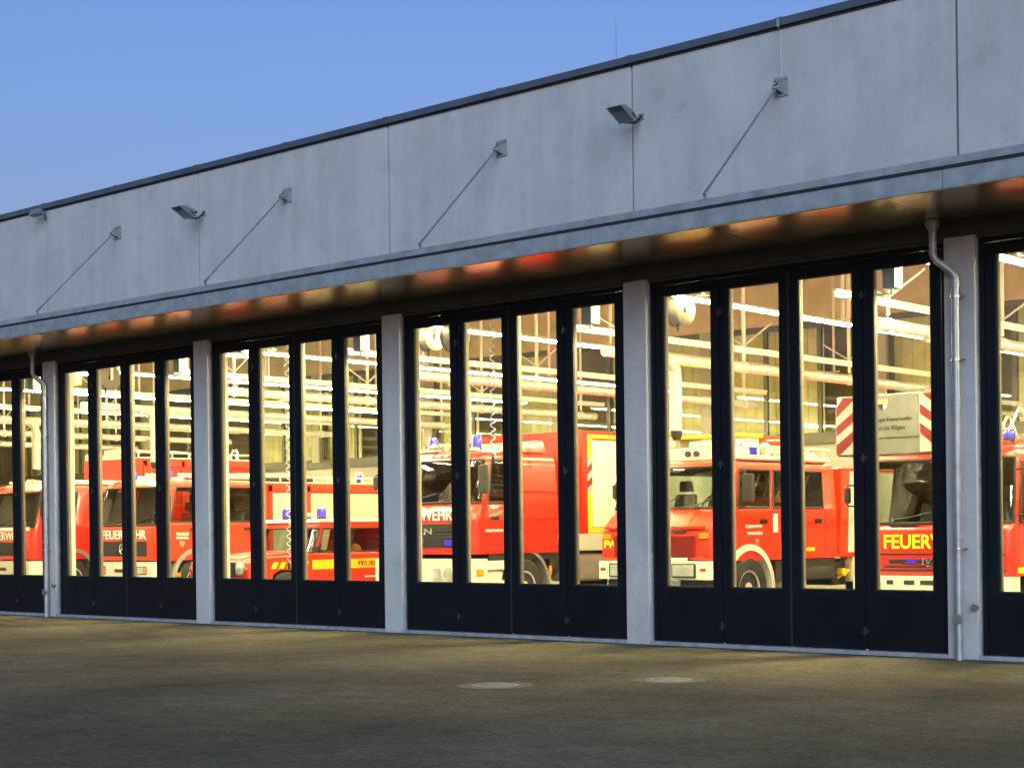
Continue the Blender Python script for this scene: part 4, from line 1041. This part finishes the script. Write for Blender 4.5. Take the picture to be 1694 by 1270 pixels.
# ---- turntable ladder truck
def ladder_truck(x, y, label):
    t = thing('fire_truck', label, 'ladder truck', (x, y, .03), 'fire engines parked in the hall')
    W, L = 2.42, 2.1
    lv = [(.80, .02, 0), (.86, 0, 0), (1.10, 0, 0), (1.40, 0, 0), (1.54, .02, 0), (1.60, .03, 0), (1.68, .05, .01), (2.36, .20, .05), (2.42, .22, .06), (2.50, .27, .08), (2.56, .36, .13), (2.60, .5, .24)]
    grid_cab(t, W, L, lv, [-1.0, -.5, 0, .5, 1.0], [.16, .26, .32, 1.02, 1.10, 1.5, 2.1], .14,
             [('FA', -1.2, 1.2, 1.57, 2.40), ('R', .28, 1.06, 1.57, 2.38), ('L', .28, 1.06, 1.57, 2.38)], 'fire_red')
    for s in (-1, 1):
        seam(t, s * W / 2, [((.22, .9), (.22, 1.58)), ((1.16, .9), (1.16, 1.58))])
        handle(t, s * W / 2, 1.0, 1.40); mirror(t, s * W / 2, .14, 1.95, .5, .2)
        wheel(t, s * 1.03, 1.25, .48, .3); wheel(t, s * 1.0, 5.6, .48, .5)
        part('fender', 'black_plastic', t, lambda b: [b.prism([(1.25 + .63 * math.cos(R(a)), .48 + .63 * math.sin(R(a))), (1.25 + .63 * math.cos(R(a + 12)), .48 + .63 * math.sin(R(a + 12))), (1.25 + .56 * math.cos(R(a + 12)), .48 + .56 * math.sin(R(a + 12))), (1.25 + .56 * math.cos(R(a)), .48 + .56 * math.sin(R(a)))], s * .85, s * 1.22, 'X') for a in range(0, 180, 12)])
        part('side_tape', 'yellow', t, lambda b: b.box(min(s * 1.211, s * 1.216), max(s * 1.211, s * 1.216), .18, 2.05, .84, .92), smooth=False)
    part('dashboard', 'black_plastic', t, lambda b: b.box(-1.08, 1.08, .22, .50, 1.30, 1.56), .04)
    steering(t, .55, .62, 1.66); seats(t, (-.6, .55), .75, 1.12)
    wiper(t, -.55, .012, 1.58, 10, .6); wiper(t, .15, .012, 1.58, 10, .6)
    part('wiper_slot', 'black_plastic', t, lambda b: b.box(-.62, -.18, -.006, .004, 1.50, 1.54), .004)
    lettering('front_lettering', 'FEUERWEHR', 'lime_letter', t, 1.50, .20, (.05, -.004, 1.28), bold=.018)
    part('front_gap', 'rubber', t, lambda b: (b.box(-1.12, 1.12, -.005, .0, 1.09, 1.115), b.box(-1.12, 1.12, -.005, .0, .865, .89)), smooth=False)
    g = part('grille', 'black_plastic', t, lambda b: (b.box(-.62, .62, -.012, .005, .975, 1.035), b.box(-.7, .7, -.012, .005, .915, .945)), .006)
    part('grille_badge', 'blue_lens', g, lambda b: b.box(-.36, -.2, -.017, -.012, .975, 1.035), smooth=False)
    lettering('maker_lettering', 'IVECO', 'silver', g, .52, .09, (.16, -.018, 1.005), bold=.02)
    lettering('maker_lettering', 'MAGIRUS', 'silver', g, .40, .045, (.16, -.018, .93), bold=.015)
    bp = part('bumper', 'cream', t, lambda b: b.prism(rrect(-1.2, 1.2, -.08, .35, .1), .45, .80, 'Z'), .02)
    part('bumper_slot', 'chassis', bp, lambda b: [b.box(q, q + w_, -.086, -.078, .68, .74) for q, w_ in ((-.62, .1), (-.35, .16), (-.10, .42), (.4, .2))], smooth=False)
    for s in (-1, 1):
        part('headlight', 'lamp_glass', bp, lambda b: b.box(s * .88 - .17, s * .88 + .17, -.1, -.07, .54, .72), .03)
    part('chassis_rail', 'chassis', t, lambda b: (b.box(-.45, -.35, .3, 8.6, .60, .92), b.box(.35, .45, .3, 8.6, .60, .92)), smooth=False)
    part('light_bar', 'fire_red', t, lambda b: b.box(-.9, .9, .62, .86, 2.58, 2.66), .02)
    beacon(t, -.75, .74, 2.65, .085, .18); beacon(t, .85, .74, 2.65, .085, .18)
    bd = part('rear_body', 'fire_red', t, lambda b: (b.box(-1.2, 1.2, 2.2, 8.8, .9, 1.62)), .02)
    part('roller_shutter', 'shutter', bd, lambda b: [shutter_panel(b, 1.202, 2.35 + q * 1.25, 3.5 + q * 1.25, .98, 1.52) for q in range(5)])
    part('turntable', 'fire_red', t, lambda b: (b.cyl((0, 6.4, 1.62), (0, 6.4, 1.85), .9, n=28), b.box(-.62, .62, 5.9, 7.6, 1.85, 2.75)), .03)
    ld = part('ladder', 'silver', t, lambda b: [b.box(min(s * .48, s * .54), max(s * .48, s * .54), -.55, 8.6, z, z + .06) for s in (-1, 1) for z in (2.74, 3.22)])
    part('ladder_brace', 'white_metal', ld, lambda b: [b.cyl((s * .51, -.4 + .45 * q, 2.78), (s * .51, -.4 + .45 * (q + 1), 3.24), .02, n=6) if q % 2 == 0 else b.cyl((s * .51, -.4 + .45 * q, 3.24), (s * .51, -.4 + .45 * (q + 1), 2.78), .02, n=6) for s in (-1, 1) for q in range(19)])
    part('rung', 'silver', ld, lambda b: [b.cyl((-.5, -.4 + .3 * q, 2.78), (.5, -.4 + .3 * q, 2.78), .018, n=6) for q in range(30)])
    return t
ladder_truck(XC(0) + .10, 3.5, 'red ladder truck with yellow front lettering behind the nearest door')
# rescue cage on the ladder tip
x0 = XC(0)
cg = thing('rescue_cage', 'pale rescue cage board with red and white diagonal stripes above the truck', 'rescue cage', (x0, 2.6, 2.5))
part('board', 'board', cg, lambda b: b.prism([(-.44, .24), (.44, .24), (.44, .81), (-.44, .81)], -.006, .01, 'Y'), smooth=False)
part('lower_box', 'board', cg, lambda b: b.box(-.78, .78, .012, .16, .0, .235), .015)
part('cage_floor', 'steel', cg, lambda b: b.box(-.8, .8, .16, .42, .0, .05), .01)
part('cage_rail', 'white_metal', cg, lambda b: (b.tube([(-.8, .42, .8), (-.8, .03, .8), (.8, .03, .8), (.8, .42, .8)], .022, 8), [b.cyl((q, y_, .0), (q, y_, .8), .02, n=8) for q in (-.8, .8) for y_ in (.03, .4)]))
for s in (-1, 1):
    sp = part('stripe_shield', 'stripe_white', cg, lambda b: b.prism([(s * .45, .02), (s * .82, .02), (s * .82, .66), (s * .72, .82), (s * .45, .82)], -.008, .008, 'Y'), smooth=False)
    def stripes(b):
        for q in range(3):
            z = .03 + q * .255
            a, c = s * .462, s * .808
            def cl(v): return min(max(v, .03), .80)
            # diagonals climb towards the middle
            lo_out, hi_out = z, z + .125
            lo_in, hi_in = z + .25, z + .375
            pts = [(c, lo_out), (a, cl(lo_in)), (a, cl(hi_in)), (c, hi_out)]
            if q == 2:
                pts = [(c, lo_out), (s * .5, .80), (s * .70, .80), (c, .66)]
            if q == 0:
                pts = [(s * .74, .03), (a, .28), (a, .405), (c, .155), (c, .03)]
            b.prism(pts if s > 0 else pts[::-1], -.013, -.0085, 'Y')
    part('hazard_stripe', 'stripe_red', sp, stripes, smooth=False)
lettering('board_lettering', 'Freiwillige Feuerwehr', 'ink', cg, .74, .075, (-.03, -.008, .47), ext=.003)
lettering('board_lettering', 'Wangen im Allgäu', 'ink', cg, .62, .075, (-.08, -.008, .355), ext=.003)
cr = part('crest', 'tarp', cg, lambda b: b.box(-.16, -.02, -.012, -.0065, .69, .75), smooth=False)
part('crest_dark', 'ink', cr, lambda b: b.prism([(-.15, .685), (-.15, .64), (-.095, .60), (-.095, .685)], -.012, -.0065, 'Y'), smooth=False)
part('crest_blue', 'coil_blue', cr, lambda b: b.prism([(-.085, .685), (-.085, .61), (-.03, .64), (-.03, .685)], -.012, -.0065, 'Y'), smooth=False)
part('arm', 'steel', cg, lambda b: (b.box(-.45, -.38, .42, .62, .1, .5), b.box(.38, .45, .42, .62, .1, .5)), .01)

# ---- low off-road wagon
def jeep(x, y, label):
    t = thing('off_road_car', label, 'off-road car', (x, y, .03), 'fire engines parked in the hall')
    W, L = 1.80, 4.3
    red = 'fire_orange'
    body = part('body', red, t, lambda b: b.prism([(-.33, .42), (-.35, .80), (-.30, .96), (-.2, 1.03), (1.2, 1.10), (4.25, 1.10), (4.32, .95), (4.32, .42), (3.72, .42), (3.66, .62), (3.5, .78), (3.2, .80), (3.0, .72), (2.88, .42), (.98, .42), (.92, .62), (.76, .78), (.46, .80), (.26, .72), (.16, .42)], -W / 2, W / 2, 'X'), .03, seg=3)
    part('bonnet', red, t, lambda b: b.prism([(-.24, 1.01), (-.18, 1.065), (1.15, 1.155), (1.2, 1.08)], -.62, .62, 'X'), .03)
    lv = [(1.08, .02, 0), (1.12, .02, .01), (1.16, .05, .015), (1.58, .24, .06), (1.63, .26, .065), (1.70, .28, .075)]
    grid_cab(t, W - .06, 3.05, lv, [-.74, 0, .74], [.09, .18, .24, .98, 1.06, 1.16, 1.92, 2.0, 2.1, 2.85, 2.92, 3.05], .08,
             [('FA', -.9, .9, 1.14, 1.60), ('R', .20, 1.02, 1.14, 1.60), ('L', .20, 1.02, 1.14, 1.60), ('R', 1.1, 1.96, 1.14, 1.60), ('L', 1.1, 1.96, 1.14, 1.60), ('R', 2.05, 2.9, 1.14, 1.60)], red, 1.18, 'greenhouse')
    part('roof', 'white_letter', t, lambda b: b.prism([(1.40, 1.70), (1.46, 1.76), (4.15, 1.76), (4.22, 1.70)], -.82, .82, 'X'), .02)
    for s in (-1, 1):
        wheel(t, s * .80, .57, .38, .23); wheel(t, s * .80, 3.35, .38, .23)
        part('side_band', 'yellow', t, lambda b: b.box(min(s * (W / 2 + .001), s * (W / 2 + .005)), max(s * (W / 2 + .001), s * (W / 2 + .005)), 1.22, 4.25, .79, .975), smooth=False)
        part('wing_band', 'yellow', t, lambda b: [b.prism([(.18 + .19 * q, .825), (.30 + .19 * q, .825), (.38 + .19 * q, .95), (.26 + .19 * q, .95)], min(s * (W / 2 + .001), s * (W / 2 + .005)), max(s * (W / 2 + .001), s * (W / 2 + .005)), 'X') for q in range(5)], smooth=False)
        part('mirror', 'black_plastic', t, lambda b: (b.box(s * .93 - .07, s * .93 + .07, 1.28, 1.33, 1.12, 1.24), b.cyl((s * .87, 1.32, 1.14), (s * .93, 1.31, 1.16), .012, n=6)), .01)
        hl = part('headlight', 'fender_grey', t, lambda b: b.lathe([(.13, .01), (.135, -.02), (.115, -.03)], (s * .66, -.35, .84), 'Y', 20))
        part('lens', 'lamp_glass', hl, lambda b: b.lathe([(.11, -.03), (.085, -.05), (.02, -.06)], (s * .66, -.35, .84), 'Y', 18))
        part('indicator', 'orange_lens', t, lambda b: b.lathe([(.035, .0), (.03, -.03)], (s * .83, -.35, .84), 'Y', 12))
        seam(t, s * W / 2, [((1.28, .5), (1.28, 1.09)), ((2.2, .5), (2.2, 1.09)), ((3.1, .85), (3.1, 1.09))])
        handle(t, s * W / 2, 2.08, 1.03)
        part('sill_trim', 'white_letter', t, lambda b: b.box(min(s * W / 2, s * (W / 2 + .012)), max(s * W / 2, s * (W / 2 + .012)), 2.6, 3.0, .60, .63), smooth=False)
    part('grille', 'black_plastic', t, lambda b: b.box(-.5, .5, -.37, -.32, .70, .96), .01)
    part('bumper', 'black_plastic', t, lambda b: b.box(-.9, .9, -.49, -.35, .45, .60), .02)
    part('dashboard', 'black_plastic', t, lambda b: b.box(-.78, .78, 1.28, 1.5, .95, 1.13), .03)
    steering(t, .4, 1.66, 1.18); seats(t, (-.4, .4), 1.75, .62); seats(t, (-.42, .42), 2.75, .62)
    lettering('side_lettering', 'FEUERWEHR', 'stripe_red', t, 1.15, .09, (W / 2 + .006, 3.0, .885), 'left', .014)
    part('crest', 'stripe_red', t, lambda b: b.prism([(1.92, .93), (1.92, .87), (1.96, .84), (2.0, .87), (2.0, .93)], W / 2 + .0055, W / 2 + .009, 'X'), smooth=False)
    beacon(t, -.42, 1.72, 1.77, .10, .20); beacon(t, .62, 1.72, 1.77, .10, .20)
    part('siren_horn', 'cream', t, lambda b: b.lathe([(.03, 1.9), (.05, 1.72), (.1, 1.6)], (.1, 0, 1.86), 'Y', 14))
    part('helmet', 'yellow', t, lambda b: b.lathe([(.14, 1.08), (.13, 1.16), (.09, 1.24), (.02, 1.27)], (.5, 2.72, 0), 'Z', 14))
    return t
jeep(XC(3) + .02, 2.5, 'low orange off-road car with white roof and yellow side band')

# ------------------------------------------------------------------ trees across the street (seen mirrored in the panes)
def tree(x, y, h, rad, label, seed):
    rr = random.Random(seed)
    t = thing('tree', label, 'tree', (x, y, 0), 'trees across the street mirrored in the glass')
    limbs = []
    def trunk(b):
        b.tube([(0, 0, 0), (.1, .05, h * .25), (-.05, .1, h * .5), (.1, 0, h * .8)], [.32, .25, .17, .05], 9)
        for i in range(9):
            a = rr.uniform(0, 6.28); z = h * rr.uniform(.3, .7); l = rad * rr.uniform(.5, .9)
            e = (l * math.cos(a), l * math.sin(a), z + l * rr.uniform(.3, .8)); limbs.append(e)
            b.tube([(0, 0, z), (e[0] * .5, e[1] * .5, (z + e[2]) / 2 + .1), e], [.10, .06, .02], 6)
    part('trunk', 'bark', t, trunk)
    def crown(b):
        clumps = [(rr.gauss(0, rad * .42), rr.gauss(0, rad * .42), h * rr.uniform(.32, .93)) for _ in range(38)] + limbs
        for c in clumps:
            k = 1 - abs(c[2] / h - .6) * 1.1
            for _ in range(90):
                p = Vector((c[0] * k + rr.gauss(0, .55), c[1] * k + rr.gauss(0, .55), c[2] + rr.gauss(0, .42)))
                u = Vector((rr.uniform(-1, 1), rr.uniform(-1, 1), rr.uniform(-1, 1))).normalized() * rr.uniform(.10, .2)
                v = u.orthogonal().normalized() * u.length * .6
                b._add([p - u, p + v, p + u, p - v], [(0, 1, 2, 3)])
    part('crown', 'leaf', t, crown, smooth=False)
tree(-50.5, -70, 12.2, 3.4, 'leafy tree across the street, mirrored at the edge of the sky in the glass', 1)
tree(-57.5, -72, 14.0, 4.0, 'tall tree across the street, middle one of three', 2)
tree(-65.0, -69, 12.8, 3.8, 'farthest tree across the street to the left', 3)
